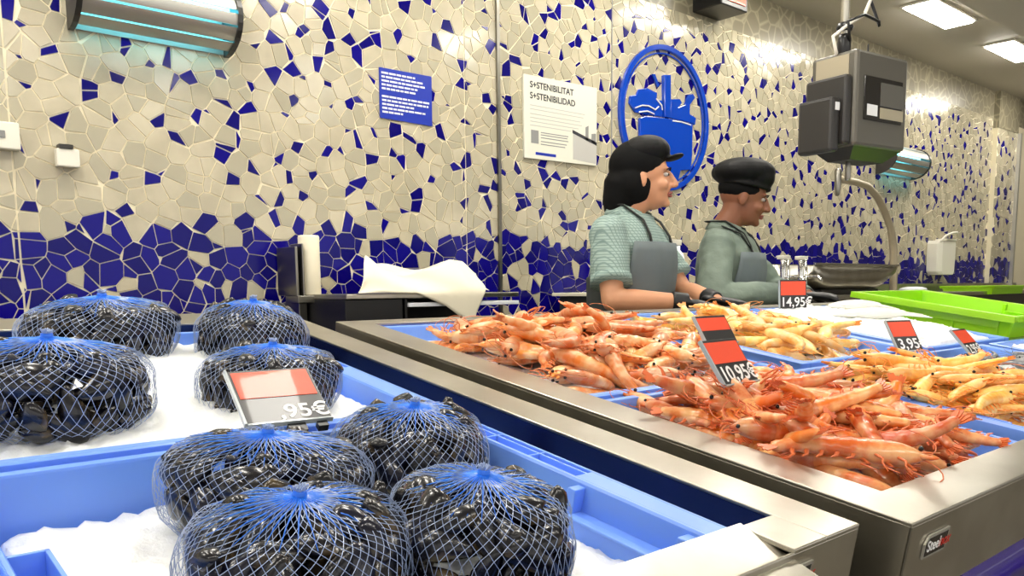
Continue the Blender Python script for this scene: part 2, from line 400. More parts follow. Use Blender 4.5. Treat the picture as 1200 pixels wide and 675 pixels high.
# folded front lip, steeper than the counter
mb = MB()
a0, a1 = V(.475), V(.475)-.17
mb.add([(-.62, a0, .003), (.727, a0, .003), (.727, a1, -.034), (-.62, a1, -.034), (-.62, a0, -.003), (.727, a0, -.003), (.727, a1, -.040), (-.62, a1, -.040)],
       [(0, 1, 2, 3), (4, 7, 6, 5), (0, 4, 5, 1), (1, 5, 6, 2), (2, 6, 7, 3), (3, 7, 4, 0)])
o = mb.build('front_lip', 'steel', lc); o['label'] = 'pale folded steel lip along the front'
mb = MB(); frame_top(mb, -.58, .789, V(.474), V(1.69), -.57, .788, V(.475), V(1.68), -.11, -.004); mb.box(-.58, .789, V(.474), V(1.69), -.16, -.15)
frame_top(mb, -.575, .7885, V(.474), V(1.69), -.56, .770, V(.476), V(1.67), -.15, -.06)
mb.build('inner_well', 'steel_in', lc)
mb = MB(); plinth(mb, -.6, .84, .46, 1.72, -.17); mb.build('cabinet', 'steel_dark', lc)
badge(lc, .694, V(.410)-.0005, -.046, 1.15)
mb = MB(); mb.box(.861, .913, V(.47), V(1.72), -.12, -.05); mb.build('gap_shade_strip', 'gap', rc)  # black strip added to paint the shade of the open gap between counters

# ------------------------------------------------------------------ crates
def crate(x0, x1, y0, y1, label, m='crate', H=.105, lift=0, group=None, slots=(True, True), name='fish_crate', detail=True, handle_l=True):
    cx = (x0+x1)/2; cy = (V(y0)+V(y1))/2; hx = (x1-x0)/2-.002; hy = (V(y1)-V(y0))/2-.002
    p = Matrix.Rotation(TILT, 4, 'X') @ Vector((cx, cy, lift)); p.z -= PLANE_H
    root = thing(name, label, 'crate', p, ROT_C, group)
    ex = .040 if detail else .02; ey = .016; tp = .012
    def R(ix, iy, w, r=.012):
        pts = []
        ax, ay = hx-ix, hy-iy
        for (sx, sy, a0) in ((1, 1, 0), (-1, 1, 90), (-1, -1, 180), (1, -1, 270)):
            for k in range(4):
                a = radians(a0+k*30); pts.append((sx*(ax-r)+r*cos(a), sy*(ay-r)+r*sin(a), w))
        return pts
    low = -.012
    mb = MB()
    mb.rings([R(ex+tp, ey+tp, -H), R(ex, ey, -.003, .014), R(ex-.002, ey-.001, 0, .014),
              R(ex-.006, .0045, 0), R(ex-.006, .0045, -.001), R(.001, .0045, -.001) if False else R(ex-.007, .0035, 0),
              R(0, 0, -.002) if not detail else R(ex-.008, 0, -.002), R(ex-.008, 0, -.020), R(ex-.004, .004, -.020), R(ex-.002, ey-.004, -.006),
              R(ex-.003+tp, ey-.003+tp, -H-.003)], True, True, 0, False)
    o = mb.build('shell', m, root, bevel=.0008)
    if detail:
        for s in (-1, 1):
            mb = MB()
            xa, xb = (hx-ex+.004, hx) if s > 0 else (-hx, -hx+ex-.004)
            mb.box(xa, xb, -hy, hy, low-.003, low)
            ox = hx-.004 if s > 0 else -hx
            mb.box(ox, ox+.004, -hy, hy, -.022, 0)
            # solid pad over the handle, ribs making the open cells
            mb.box(xa, xb, -hy, -hy*.12, low, -.0005); mb.box(xa, xb, hy-.03, hy, low, -.0005)
            n = 3; ya, yb = -hy*.12, hy-.03
            for k in range(1, n): yy = ya+(yb-ya)*k/n; mb.box(xa, xb, yy-.0015, yy+.0015, low, -.001)
            xm = (xa+xb)/2+.006*s; mb.box(xm-.0015, xm+.0015, ya, yb, low, -.001)
            mb.build('end_rim', m, root, bevel=.0008)
            # handle box that steps into the crate
            ys0, ys1 = (-hy*.80, -hy*.22) if s > 0 else (-hy*.80, hy*.22)
            xi = hx-ex if s > 0 else -hx+ex
            d = -.032*s
            a, bb = sorted((xi+d, xi+.003*s))
            mb = MB()
            if s < 0:                              # open-topped pocket cells on the other end
                mb.box(bb-.030, a+.004, ys0, ys1, -.05, -.045)
                mb.box(bb-.004-.0, bb, ys0, ys1, -H, -.004)
                for yy in (ys0, (ys0+ys1)/2, ys1-.004): mb.box(bb-.034, bb, yy, yy+.004, -H, -.004)
                mb.box(bb-.036, bb-.032, ys0, ys1, -.05, -.004)
                mb.build('handle', m, root, bevel=.0008); continue
            mb.box(a, bb, ys0, ys1, -H, -.034)
            a, bb = sorted((xi+d-.004*s, xi+d+.007*s)); mb.box(a, bb, ys0+.006, ys1-.006, -.034, -.030)
            a, bb = sorted((xi+d*.55, xi+.003*s)); mb.box(a, bb, ys1, ys1+.012, -H, -.006); mb.box(a, bb, ys0-.012, ys0, -H, -.006)
            mb.build('handle', m, root, bevel=.0012)
    return root
def in_crate(x0, x1, y0, y1, w):
    cx = (x0+x1)/2; cy = (V(y0)+V(y1))/2
    p = Matrix.Rotation(TILT, 4, 'X') @ Vector((cx, cy, w)); p.z -= PLANE_H
    return p, (x1-x0)/2, (V(y1)-V(y0))/2
def ice(x0, x1, y0, y1, w, label, hf, n=70, ins=(.058, .032), mat_='ice', amp=.007):
    p, hx, hy = in_crate(x0, x1, y0, y1, w)
    ax, ay = hx-ins[0], hy-ins[1]
    mb = MB(); vs = []; fs = []
    for j in range(n+1):
        for i in range(n+1):
            x = -ax+2*ax*i/n; y = -ay+2*ay*j/n
            e = min(i, n-i, j, n-j)/n
            z = hf(x/ax, y/ay)+amp*(noise.noise(Vector((x*30, y*30, x0*9)))+.8*noise.noise(Vector((x*75, y*75, 2)))+.5*noise.noise(Vector((x*160, y*160, 2))))
            vs.append((x, y, max(z-.0, -.03) if e > 0 else -.035))
    for j in range(n):
        for i in range(n): a = j*(n+1)+i; fs.append((a, a+1, a+n+2, a+n+1))
    mb.add(vs, fs, 0, True)
    o = mb.build('crushed_ice', mat_, None, p, ROT_C)
    return tag(o, label, 'ice', kind='stuff')
LX0, LX1 = .075, .722
crate(LX0, LX1, .452, .957, 'blue plastic fish crate at the front of the left counter, with mussels on ice', 'crate', lift=-.004)
crate(LX0, LX1, .962, 1.60, 'blue plastic fish crate at the back of the left counter, against the tiled wall side', 'crate')
crate(LX0-.63, LX1-.63, .962, 1.60, 'blue plastic fish crate at the far left edge, beside the back mussel crate', 'crate')
crate(LX0-.63, LX1-.63, .477, .957, 'blue plastic fish crate at the lower left corner, beside the front mussel crate', 'crate')
ice(LX0, LX1, .477, .957, -.058, 'bright crushed ice under the four front mussel bags', lambda x, y: .014*(1-x*x)-.016*max(0, y)+.01*max(0, -x))
ice(LX0, LX1, .962, 1.60, -.038, 'bright crushed ice under the back mussel bags', lambda x, y: .028*(1-.7*x*x)+.008*(1-y*y))
ice(LX0-.63, LX1-.63, .962, 1.60, -.045, 'crushed ice in the crate at the far left edge', lambda x, y: .03, n=30)
ice(LX0-.63, LX1-.63, .477, .957, -.065, 'crushed ice in the crate at the lower left corner', lambda x, y: .02, n=30)

# ------------------------------------------------------------------ mussel bags
def mussel_mesh(var):
    rg = []; N = 12; L = .058
    for i in range(1, 12):
        t = i/12; x = (t-.5)*L
        wdt = .0155*(sin(pi*t**.62))**.75*(1-.12*var*t); th = .0115*(sin(pi*t**.8))**.8
        bend = .004*sin(pi*t)*(1 if var else .5)
        ring = []
        for k in range(N):
            a = 2*pi*k/N
            zz = th*sin(a)*(1-.25*abs(cos(a)))
            rr = wdt*cos(a)
            ring.append((x, rr+bend, zz))
        rg.append(ring)
    mb = MB(); mb.rings(rg); return mb
def mk_mesh(mb, name, mats):
    o = mb.build(name, mats); me = o.data; bpy.data.objects.remove(o); return me
MUS = [mk_mesh(mussel_mesh(0), 'mussel', 'mussel'), mk_mesh(mussel_mesh(1), 'mussel', 'mussel2'), mk_mesh(mussel_mesh(1), 'mussel', 'mussel')]
def bag_r(th, ph, seed):
    """bag outline: squashed, lumpy; th from the top"""
    a = 1+.07*noise.noise(Vector((cos(ph)*1.4+seed*7, sin(ph)*1.4, th*1.3)))+.05*noise.noise(Vector((cos(ph)*3+seed*3, sin(ph)*3, th*3)))
    return a
def bag_pt(th, ph, seed, k=1.0):
    a = bag_r(th, ph, seed)*k
    s = sin(th); c = cos(th)
    x = .108*a*abs(s)**.85*cos(ph); y = .092*a*abs(s)**.85*sin(ph)
    z = .050*a*(abs(c)**.62)*(1 if c > 0 else -1)
    return Vector((x, y, z))
def net_mesh(seed):
    NC, NR = 56, 30
    P = []
    for i in range(NR+1):
        row = []
        s = i/NR
        for j in range(NC):
            ph = 2*pi*(j+.5*(i % 2))/NC+.06*noise.noise(Vector((i*.2, j*.11, seed)))
            if s < .12:                                       # gathered neck
                u = s/.12; r = .0045+.022*u**1.4; z = .0545-.0035*u**.8
                q = bag_pt(.28, ph, seed, 1.0); f = u**2
                row.append(Vector((r*cos(ph), r*sin(ph), z))*(1-f)+Vector((q.x, q.y, q.z+.002))*f)
            else:
                th = .28+(2.85-.28)*(s-.12)/.88
                q = bag_pt(th, ph, seed, 1.0)
                g = max(0, 1-(th-.28)/.5); q.z += .0*g
                q += q.normalized()*(.0022*noise.noise(q*60))
                row.append(q)
        P.append(row)
    mb = MB(); vs = []; fs = []
    def strand(p, q, r):
        d = q-p
        if d.length < 1e-5: return
        a = d.cross(p if p.length > 1e-4 else Vector((1, 0, 0))).normalized(); b = d.cross(a).normalized(); n = len(vs)
        for e in (p, q):
            for k in range(3): vs.append(tuple(e+(a*cos(2*pi*k/3)+b*sin(2*pi*k/3))*r))
        for k in range(3): fs.append((n+k, n+(k+1) % 3, n+3+(k+1) % 3, n+3+k))
    for i in range(NR):
        for j in range(NC):
            j2 = j if i % 2 == 0 else (j+1) % NC
            strand(P[i][j], P[i+1][j2 if i % 2 else j], .00033)
            strand(P[i][j], P[i+1][(j2 if i % 2 == 0 else j) - (1 if i % 2 == 0 else 0)], .00033)
    mb.add(vs, fs, 0, False)
    return mb
def neck_mesh():
    mb = MB()
    for k in range(16):
        a = 2*pi*k/16+RND.uniform(-.1, .1); l = RND.uniform(.008, .016)
        mb.tube([(.002*cos(a), .002*sin(a), .054), (.003*cos(a), .003*sin(a), .058), (.0055*cos(a+.4), .0055*sin(a+.4), .058+l*.32)], .0010, 4)
    return mb
def tie_mesh(seed):
    mb = MB(); mb.lathe([(.0045, .0495), (.0062, .0505), (.0066, .0545), (.0060, .0585), (.0042, .0590)], 12)
    # pleats fanning down from the tie
    for k in range(34):
        a = 2*pi*k/34; l = RND.uniform(.018, .05)
        q0 = Vector((.004*cos(a), .004*sin(a), .0545)); q1 = Vector((.014*cos(a), .014*sin(a), .0525)); th = .32+l*6
        q2 = bag_pt(.30, a, seed, 1.01); q2 = Vector((q2.x, q2.y, q2.z)); q3 = bag_pt(min(th, .62), a, 1, 1.01)
        mb.tube([q0, q1, q2, bag_pt(.46, a, seed, 1.012), bag_pt(min(th+.25, 1.0), a, seed, 1.012)], [.0014, .0011, .0009, .0006, .0003], 4)
    return mb
def bag_proto(seed):
    t = thing('mussel_bag', 'x', 'bag of mussels', group='net bags of mussels')
    rr = random.Random(seed*13+1)
    n = 86
    for i in range(n):
        c = 1-2*(i+.5)/n*.97; th = math.acos(max(-1, min(1, c))); ph = i*2.39996+rr.uniform(-.15, .15)
        q = bag_pt(th, ph, seed, .915-rr.uniform(0, .04)); e = 1e-3
        nrm = (bag_pt(th+e, ph, seed)-bag_pt(th-e, ph, seed)).cross(bag_pt(th, ph+e, seed)-bag_pt(th, ph-e, seed)).normalized()
        if nrm.dot(q) < 0: nrm = -nrm
        q = q-nrm*.006
        o = bpy.data.objects.new('mussel', MUS[rr.choice((0, 0, 1, 2))]); COL.objects.link(o); o.parent = t
        z = (nrm+Vector([rr.gauss(0, .28) for _ in range(3)])).normalized()
        x = z.cross(Vector([rr.gauss(0, 1) for _ in range(3)])).normalized(); y = z.cross(x)
        mt = Matrix((x, y, z)).transposed().to_4x4(); mt.translation = q
        o.matrix_local = mt; s = rr.uniform(.8, 1.15); o.scale = (s, s, s)
    net_mesh(seed).build('netting', 'net', t)
    neck_mesh().build('gathered_neck', 'net', t)
    tie_mesh(seed).build('tie', 'tie', t)
    return t
protos = [bag_proto(s) for s in (1, 2, 3)]
# x, y (horizontal), lift, yaw, scale(x,y,z), lean, proto, label
BAGS = [
 (.395, 1.49, .022, 25, (1.28, 1.05, 1.12), 0, 'net bag of mussels behind the leftmost bag, touching the wall side of the crate'),
 (.235, 1.135, .028, -20, (1.12, 1.0, 1.14), 1, 'net bag of mussels at the left edge, in the front of the back crate'),
 (.640, 1.455, .016, 60, (1.02, 1.05, 1.10), 2, 'net bag of mussels farthest right in the back row of the left counter'),
 (.525, 1.135, .012, 10, (1.0, .95, 1.0), 0, 'net bag of mussels right behind the big price tag'),
 (.360, .800, -.004, -35, (1.02, .95, 1.0), 1, 'net bag of mussels in the front crate just below the big price tag'),
 (.565, .835, -.006, 30, (1.02, .98, 1.02), 2, 'net bag of mussels at the back right of the front crate, beside the trough'),
 (.305, .625, -.002, 15, (.98, .95, 1.02), 2, 'net bag of mussels cut off by the bottom edge of the photo, nearest left'),
 (.480, .600, -.006, 80, (.92, .98, 1.06), 0, 'net bag of mussels nearest the front steel lip, on the right'),
]
for i, (x, y, w, yaw, sc, pi_, lab) in enumerate(BAGS):
    b = copy_tree(protos[pi_])
    b.location = loc_c(x, y, w); b.rotation_euler = (TILT*.8, 0, 0)
    b.rotation_euler = (Matrix.Rotation(TILT, 3, 'X') @ Matrix.Rotation(radians(yaw), 3, 'Z')).to_euler(); b.scale = (sc[0], sc[1], sc[2]*1.07)
    b['label'] = lab
def kill(o):
    for c in list(o.children): bpy.data.objects.remove(c)
    bpy.data.objects.remove(o)
for p in protos: kill(p)
KIDS.clear()

# ------------------------------------------------------------------ right counter crates
GR = {
 'front': (.982, 1.505, .440, .930), 'rear': (.982, 1.640, .945, 1.600), 'mid': (1.690, 2.300, .955, 1.590),
 'right': (1.550, 2.060, .460, .930), 'icec': (2.345, 2.960, .950, 1.590), 'grey': (2.100, 2.660, .460, .930),
 'c8': (2.70, 3.26, .460, .930), 'c9': (3.30, 3.86, .46, .93)}
crate(*GR['front'], 'pale blue crate of large red prawns at the near corner of the right counter', 'crate_r', detail=False, lift=-.0065)
crate(*GR['rear'], 'pale blue crate of pink prawns at the back left of the right counter', 'crate_r', detail=False, lift=-.0065)
crate(*GR['mid'], 'pale blue crate of pale orange prawns in front of the two workers', 'crate_r')
crate(*GR['right'], 'pale blue crate of yellow orange prawns at the right edge of the front row', 'crate_r')
crate(*GR['icec'], 'pale blue crate heaped with white ice beside the lime tray', 'crate_r')
crate(*GR['grey'], 'pale blue crate of small grey shrimps at the far right', 'crate_r')
crate(*GR['c8'], 'pale blue crate farther right than the grey shrimps', 'crate_r', detail=False)
for k, lab, dz in (('front', 'white liner under the large red prawns', -.045), ('rear', 'white liner under the pink prawns', -.040), ('mid', 'white ice under the pale orange prawns', -.035),
               ('right', 'white ice under the yellow orange prawns', -.040), ('grey', 'white ice under the grey shrimps', -.035)):
    ice(*GR[k], dz, lab, (lambda x, y: .012*(1-x*x)*(1-y*y)), n=36, ins=(.052, .03) if k in ('mid', 'right', 'grey') else (.032, .030), amp=.004)
ice(*GR['icec'], -.012, 'white heaped crushed ice beside the lime tray', lambda x, y: .026*(1-x**4)*(1-y**4)+.012*(1-x*x), n=60, ins=(.05, .025))
ice(*GR['c8'], -.03, 'white ice in the crate past the grey shrimps', lambda x, y: .03, n=24)
# lime trays
crate(3.02, 3.66, .965, 1.53, 'lime green plastic tray standing on the right counter behind the ice', 'lime', H=.075, lift=.062, name='plastic_tray')
crate(4.9, 5.6, 2.30, 2.68, 'lime green plastic tray far back at the right edge on the service bench', 'lime', H=.06, lift=0, name='plastic_tray', detail=False)
bpy.data.objects['plastic_tray.001'].location = (6.9, 2.42, -.02); bpy.data.objects['plastic_tray.001'].rotation_euler = (0, 0, 0)
mb = MB(); mb.box(3.02, 4.27, V(.95), V(1.59), -.03, -.016)
t = mb.build('shelf_plate', 'steel', None, (0, 0, -PLANE_H), ROT_C); tag(t, 'steel shelf plate set in the counter under the lime green tray', 'shelf')
# pale squid on the ice
for (x, y, yaw, L, lab) in ((2.62, 1.22, -38, .30, 'long pale squid lying on the heaped ice, the nearer one'), (2.78, 1.36, -30, .24, 'pale squid lying on the heaped ice, the farther one')):
    t = thing('squid', lab, 'squid', loc_c(x, y, .042), (TILT, 0, radians(yaw)))
    mb = MB(); n = 9
    mb.tube([(-L/2+L*.72*k/n, 0, 0) for k in range(n+1)], [.006+.026*sin(pi*(k+.3)/(n+1.2))**.7 for k in range(n+1)], 14, flat=.6); mb.build('mantle', 'squid', t)
    mb = MB()
    for k in range(6): mb.tube([(L*.2, (k-2.5)*.004, 0), (L*.33, (k-2.5)*.009, -.004), (L*.5, (k-2.5)*.012+.006*sin(k*2), -.010)], [.006, .004, .0015], 6)
    mb.build('tentacles', 'squid', t)
    mb = MB(); mb.prism([(-L*.5, 0), (-L*.36, .035), (-L*.22, .012), (-L*.22, -.012), (-L*.36, -.035)], -.002, .002, 'z'); mb.build('fin', 'squid', t)

# ------------------------------------------------------------------ prawns
def prawn_proto(key, curve, slim, leg_n, var):
    """a prawn lying on its side, head towards +x, in real size 0.15 m"""
    t = thing('prawn', 'x', 'prawn')
    rr = random.Random(var*31+7)
    rad = .0105*slim
    # centre line: carapace straight, abdomen curving
    pts = []; x, y, a = .0, 0., pi
    L = .085
    for k in range(29):
        pts.append(Vector((x, y, 0))); a += curve/28*(.4+1.2*k/28)
        x += cos(a)*L/28; y += sin(a)*L/28
    # abdomen, six overlapping segments
    mb = MB(); R = []
    for k in range(29):
        s = k/28; base = rad*(1-.5*s**1.3); seg = (s*6) % 1
        R.append(base*(1.0+.13*(1-seg)))
    mb.tube(pts, R, 12, flat=.78); ab = mb.build('abdomen', key, t)
    # carapace with beak
    mb = MB(); hp = [(-.004, 0, 0), (.006, -.0004, 0), (.018, -.0008, 0), (.030, -.0008, 0), (.040, -.0002, 0), (.047, .001, 0), (.052, .002, 0)]
    mb.tube(hp, [rad*1.06, rad*1.12, rad*1.15, rad*1.05, rad*.8, rad*.5, rad*.25], 12, flat=.8)
    mb.tube([(.034, .0045*slim, 0), (.050, .0075*slim, 0), (.066, .010*slim, .001)], [.0022, .0014, .0004], 6)
    mb.tube([(.044, -.003, .002), (.056, -.005, .003), (.062, -.003, .003)], [.003, .0022, .001], 6)
    mb.build('head', key, t)
    # tail fan
    e = pts[-1]; d = (pts[-1]-pts[-3]).normalized(); n = Vector((-d.y, d.x, 0))
    mb = MB()
    for k, off in enumerate((-.6, -.3, 0, .3, .6)):
        dd = (d+n*off*.9).normalized(); w = Vector((-dd.y, dd.x, 0))*.0035; l = .020 if k != 2 else .016
        q = e-d*.002; up = Vector((0, 0, .0012*(k-2)))
        ring = [q-w*.3, q+dd*l*.5-w, q+dd*l-w*.4, q+dd*l+w*.4, q+dd*l*.5+w, q+w*.3]
        mb.rings([[tuple(v+up+Vector((0, 0, -.0006))) for v in ring], [tuple(v+up+Vector((0, 0, .0006))) for v in ring]], smooth=False)
    mb.build('tail_fan', key+'_leg', t)
    for s in (-1, 1):
        if leg_n or s > 0:
            mb = MB(); mb.ball((.047, .0035*slim, s*.0055*slim), .0026, 8, 6); mb.build('eye', 'eye', t)
        mb = MB(); q = [(.050, -.001, s*.002)]
        a = rr.uniform(-.5, .5); px, py, pz = .050, -.001, s*.002
        for k in range(9): a += rr.uniform(.28, .5)*s; px += cos(a)*.0085; py += sin(a)*.0085; pz += .0004*s; q.append((px, py, pz))
        mb.tube(q, [.0007]*5+[.0005]*5, 4); mb.build('antenna', key+'_leg', t)
    for k in range(leg_n):
        x0 = .034-k*.010; s = 1 if k % 2 else -1
        mb = MB(); mb.tube([(x0, -rad*.8, s*.003), (x0+.008, -rad-.007, s*.004), (x0+.003+.004*s, -rad-.016, s*.002+.002), (x0+.012, -rad-.023, 0)], [.0017, .0013, .0010, .0005], 5)
        mb.build('leg', key+'_leg', t)
    if leg_n:
        mb = MB()
        for k in range(5):
            q = pts[4+k*5]; dq = (pts[5+k*5]-pts[3+k*5]).normalized(); nn = Vector((-dq.y, dq.x, 0))
            mb.tube([q+nn*rad*.6, q+nn*(rad*1.1+.004)+dq*.003, q+nn*(rad+.009)+dq*.008], [.0028, .0022, .001], 5, flat=.5)
        mb.build('swimmerets', key+'_leg', t)
    return t
def heap(key, box, n, label, group, size, top, layers, slim=1, leg_n=0, curves=(1.2, .5, 1.8), yawf=None, seed=1, ins=.045, category='prawn', w0=-.03, dome=.02, bx=None):
    rr = random.Random(seed)
    prot = [prawn_proto(key, c, slim, leg_n, i+seed) for i, c in enumerate(curves)]
    x0, x1, y0, y1 = bx or box
    hx, hy = (x1-x0)/2-ins, (y1-y0)/2-ins; cx, cy = (x0+x1)/2, (y0+y1)/2
    placed = 0
    for L in range(layers):
        sh = 1-.16*L/max(1, layers-1)
        m = n//layers
        cols = max(1, int(sqrt(m*hx/hy))); rows = max(1, round(m/cols))
        for r in range(rows):
            for c in range(cols):
                u = ((c+.5+rr.uniform(-.35, .35))/cols*2-1)*sh; v = ((r+.5+rr.uniform(-.35, .35))/rows*2-1)*sh
                o = copy_tree(rr.choice(prot)); o['label'] = label; o['category'] = category; o['group'] = group
                yaw = yawf(rr) if yawf else rr.uniform(0, 2*pi)
                s = size*rr.uniform(.85, 1.15)
                w = w0+(top-w0)*L/max(1, layers-1)+dome*(1-u*u)*(1-v*v)+rr.uniform(-.004, .004)
                tilt = rr.gauss(0, .16); roll = rr.gauss(0, .35)
                if rr.random() < .35: roll += pi
                R = Matrix.Rotation(TILT, 3, 'X') @ Matrix.Rotation(yaw, 3, 'Z') @ Matrix.Rotation(tilt, 3, 'Y') @ Matrix.Rotation(roll, 3, 'X')
                # keep the body inside the crate: centre of the animal sits at the spot
                px = cx+u*hx-cos(yaw)*-.018*s; py = cy+v*hy-sin(yaw)*-.018*s
                o.location = loc_c(px, py, w); o.rotation_euler = R.to_euler(); o.scale = (s, s, s)
                placed += 1
    for p in prot: kill(p)
    KIDS.clear()
    return placed
def ydir(rr): return radians(rr.choice((100, 80, 120, 60, -70, 140, 20)))+rr.gauss(0, .3)
heap('red_prawn', GR['front'], 92, 'large orange red whole prawn heaped in the crate at the near corner of the counter', 'large red prawns in the near crate', 1.25, .014, 4, 1.22, 5, (1.5, .5, 1.0, .25), ydir, 3, .060, w0=-.03, dome=.022)
heap('pink_prawn', GR['rear'], 88, 'pinkish orange whole prawn heaped in the crate at the back left of the right counter', 'pink prawns in the back left crate', 1.25, .012, 4, 1.25, 3, (1.9, 1.0, 1.4), None, 4, .07, w0=-.03, dome=.036, bx=(.995, 1.62, .945, 1.55))
heap('pale_prawn', GR['mid'], 60, 'pale orange whole prawn heaped in the crate in front of the workers', 'pale orange prawns in the middle crate', 1.25, .012, 3, 1.2, 0, (1.2, .6, 1.8), None, 5, .085, w0=-.03, dome=.03)
heap('yellow_prawn', GR['right'], 66, 'yellow orange whole prawn heaped in the crate at the right edge of the front row', 'yellow orange prawns in the right crate', 1.25, .012, 3, 1.05, 2, (.5, .9, .3), lambda rr: radians(rr.choice((160, 150, -20, 175, 120)))+rr.gauss(0, .35), 6, .075, w0=-.032, dome=.03)
heap('grey_prawn', GR['grey'], 60, 'small grey shrimp heaped in the crate at the far right', 'grey shrimps in the far right crate', .75, -.005, 3, .9, 0, (.6, 1.1), None, 7, .07, 'shrimp', w0=-.03, dome=.02)

# ------------------------------------------------------------------ price tags
def price_tag(bl, yaw, lean, w, h, txt, label, legs='clip', ts=1.0, tx=.3, stem=.05):
    # local frame: x along the bottom edge, y up the face, z out of the face
    R = Matrix.Rotation(yaw, 3, 'Z') @ Matrix.Rotation(lean, 3, 'X')
    t = thing('price_tag', label, 'price tag', bl, R.to_euler())
    mb = MB(); mb.box(0, w, 0, h, -.003, 0); mb.build('plate', 'tag_black', t, bevel=.0008)
    mb = MB(); mb.box(.004, w-.004, h*.46, h-.005, 0, .0008); mb.build('orange_band', 'tag_red', t)
    mb = MB(); mb.box(-.0035, 0, 0, h, -.004, .003); mb.box(0, w, -.003, 0, -.004, .003); mb.build('acrylic_holder', 'tag_edge', t, bevel=.0006)
    if txt:
        hh = h*.40
        text('figures', txt, hh*1.15*ts, 'ink', t, (w*tx, h*.07, .0004), (0, 0, 0), bold=.0006)
    mb = MB()
    if legs == 'clip':
        mb.box(w*.12, w*.30, -.012, -.002, -.010, -.001); mb.box(w*.45, w*.66, -.016, -.002, -.014, -.001); mb.box(w*.8, w*.92, -.012, -.002, -.010, -.001)
        mb.build('clip', 'black', t)
    else:
        Ri = R.inverted()
        for f in (.4, .6): mb.tube([(w*f, .002, -.003), Vector((w*f, .002, -.003))+Ri @ Vector((0, 0, -stem))], .0015, 6)
        mb.build('pin', 'black', t)
    return t
price_tag((.398, .93, -.158), radians(-8), radians(33), .105, .104, ',95€', 'large price tag reading 95 with a glare spot, leaning among the mussel bags', tx=.40, ts=.72)
price_tag((1.075, .735, -.152), radians(4), radians(56), .105, .080, '10,95€', 'price tag reading 10,95 standing in the red prawns at the near corner', 'pin', tx=.06, stem=.09)
price_tag((1.335, .955, -.112), radians(0), radians(58), .103, .062, '', 'blank orange price tag just behind the one reading 10,95', 'pin', stem=.08)
price_tag((2.50, 1.50, -.078), radians(-24), radians(86), .105, .095, '14,95€', 'upright price tag reading 14,95 in front of the worker in the beret', 'pin', tx=.03, stem=.04)
price_tag((2.10, .925, -.168), radians(-19), radians(58), .085, .088, '3,95€', 'price tag reading 3,95 between the yellow prawns and the white ice', 'pin', tx=.12, stem=.03)
price_tag((2.30, .825, -.186), radians(2), radians(49), .105, .085, '2,95€', 'small dark price tag at the far right beside the grey shrimps', 'pin', tx=.12, stem=.03)

# ------------------------------------------------------------------ wall furniture
def insect_lamp(x0, x1, zc, label, rad=.085):
    L = x1-x0
    t = thing('insect_lamp', label, 'insect lamp', (x0, WY-.006, zc))
    def arc(r, a0, a1, n=14): return [(-r*cos(radians(a0+(a1-a0)*k/n)), r*sin(radians(a0+(a1-a0)*k/n))) for k in range(n+1)]
    mb = MB()
    # half-round louvred cover made of strips with open slots between
    for a0, a1 in ((-72, -50), (-47, -22), (-18.5, 2), (9, 38), (43, 90)):
        n = 6; o = [(rad*-cos(radians(a0+(a1-a0)*k/n))*1.25, rad*sin(radians(a0+(a1-a0)*k/n))) for k in range(n+1)]
        i = [((rad-.003)*-cos(radians(a0+(a1-a0)*k/n))*1.25, (rad-.003)*sin(radians(a0+(a1-a0)*k/n))) for k in range(n+1)]
        mb.prism(o+i[::-1], .0, L, 'x')
    mb.build('louvre_cover', 'alu', t)
    for xa in (0, L):
        mb = MB(); mb.prism([(0, -rad-.006)]+[((rad+.006)*-cos(radians(-90+180*k/14))*1.25, (rad+.006)*sin(radians(-90+180*k/14))) for k in range(15)]+[(0, rad+.006)], xa-.008, xa+.008, 'x')
        mb.build('end_cap', 'scale_dark', t)
    for zz in (-.035, .03):
        mb = MB(); mb.tube([(.015, -.055, zz), (L-.015, -.055, zz)], .012, 10); mb.build('uv_tube', 'uv', t)
    mb = MB(); mb.box(0.01, L-.01, -.004, 0, -rad, rad); mb.build('back_plate', 'alu', t)
    return t
insect_lamp(.70, 1.165, .862, 'silver insect lamp with glowing cyan tubes at the top left of the wall', .098)
insect_lamp(5.75, 6.30, .862, 'insect lamp with cyan glow on the wall behind the hanging scale', .105)
# signs
t = thing('wall_sign', 'small blue sign with white lines of text on the left part of the mosaic wall', 'sign', (1.75, WY, .64))
mb = MB(); mb.prism([(0, 0), (.24, -.004), (.241, .185), (.002, .183)], -.008, -.003, 'y'); mb.build('panel', 'sign_blue', t)
mb = MB()
for k, l in enumerate((.15, .185, .195, .16, .15, 0, .215, .21, .145, .195, .09)):
    if not l: mb.build('text_lines', 'ink', t); mb = MB(); continue
    z = .166-k*.0142; x = .010; rr = random.Random(k)
    while x < .010+l:
        w = min(rr.uniform(.012, .034), .012+l-x); mb.box(x, x+w, -.0088, -.008, z-.0036, z+.0030); x += w+.004
mb.build('text_lines', 'ink', t)
t = thing('poster', 'white poster headed S+STENIBILITAT hung left of the worker in the checked shirt', 'poster', (2.474, WY, .560))
mb = MB(); mb.prism([(0, 0), (.455, .004), (.457, .356), (-.002, .350)], -.014, -.004, 'y'); mb.build('sheet', 'poster', t)
text('heading', 'S+STENIBILITAT', .038, 'ink_dark', t, (.034, -.0145, .300), (pi/2, 0, 0), bold=.0008).scale = (1, 1, 1)
text('heading', 'S+STENIBILIDAD', .038, 'ink_dark', t, (.034, -.0145, .254), (pi/2, 0, 0), bold=.0008)
mb = MB()
for z, l in ((.226, .34), (.210, .33), (.190, .31), (.174, .32), (.158, .30), (.142, .25)): mb.box(.036, .036+l, -.0147, -.014, z-.0016, z+.0016)
mb.build('text_lines', 'ink_light', t)
mb = MB()
for z, l in ((.116, .17), (.106, .165), (.094, .17), (.078, .16), (.066, .15)): mb.box(.098, .098+l, -.0147, -.014, z-.002, z+.002)
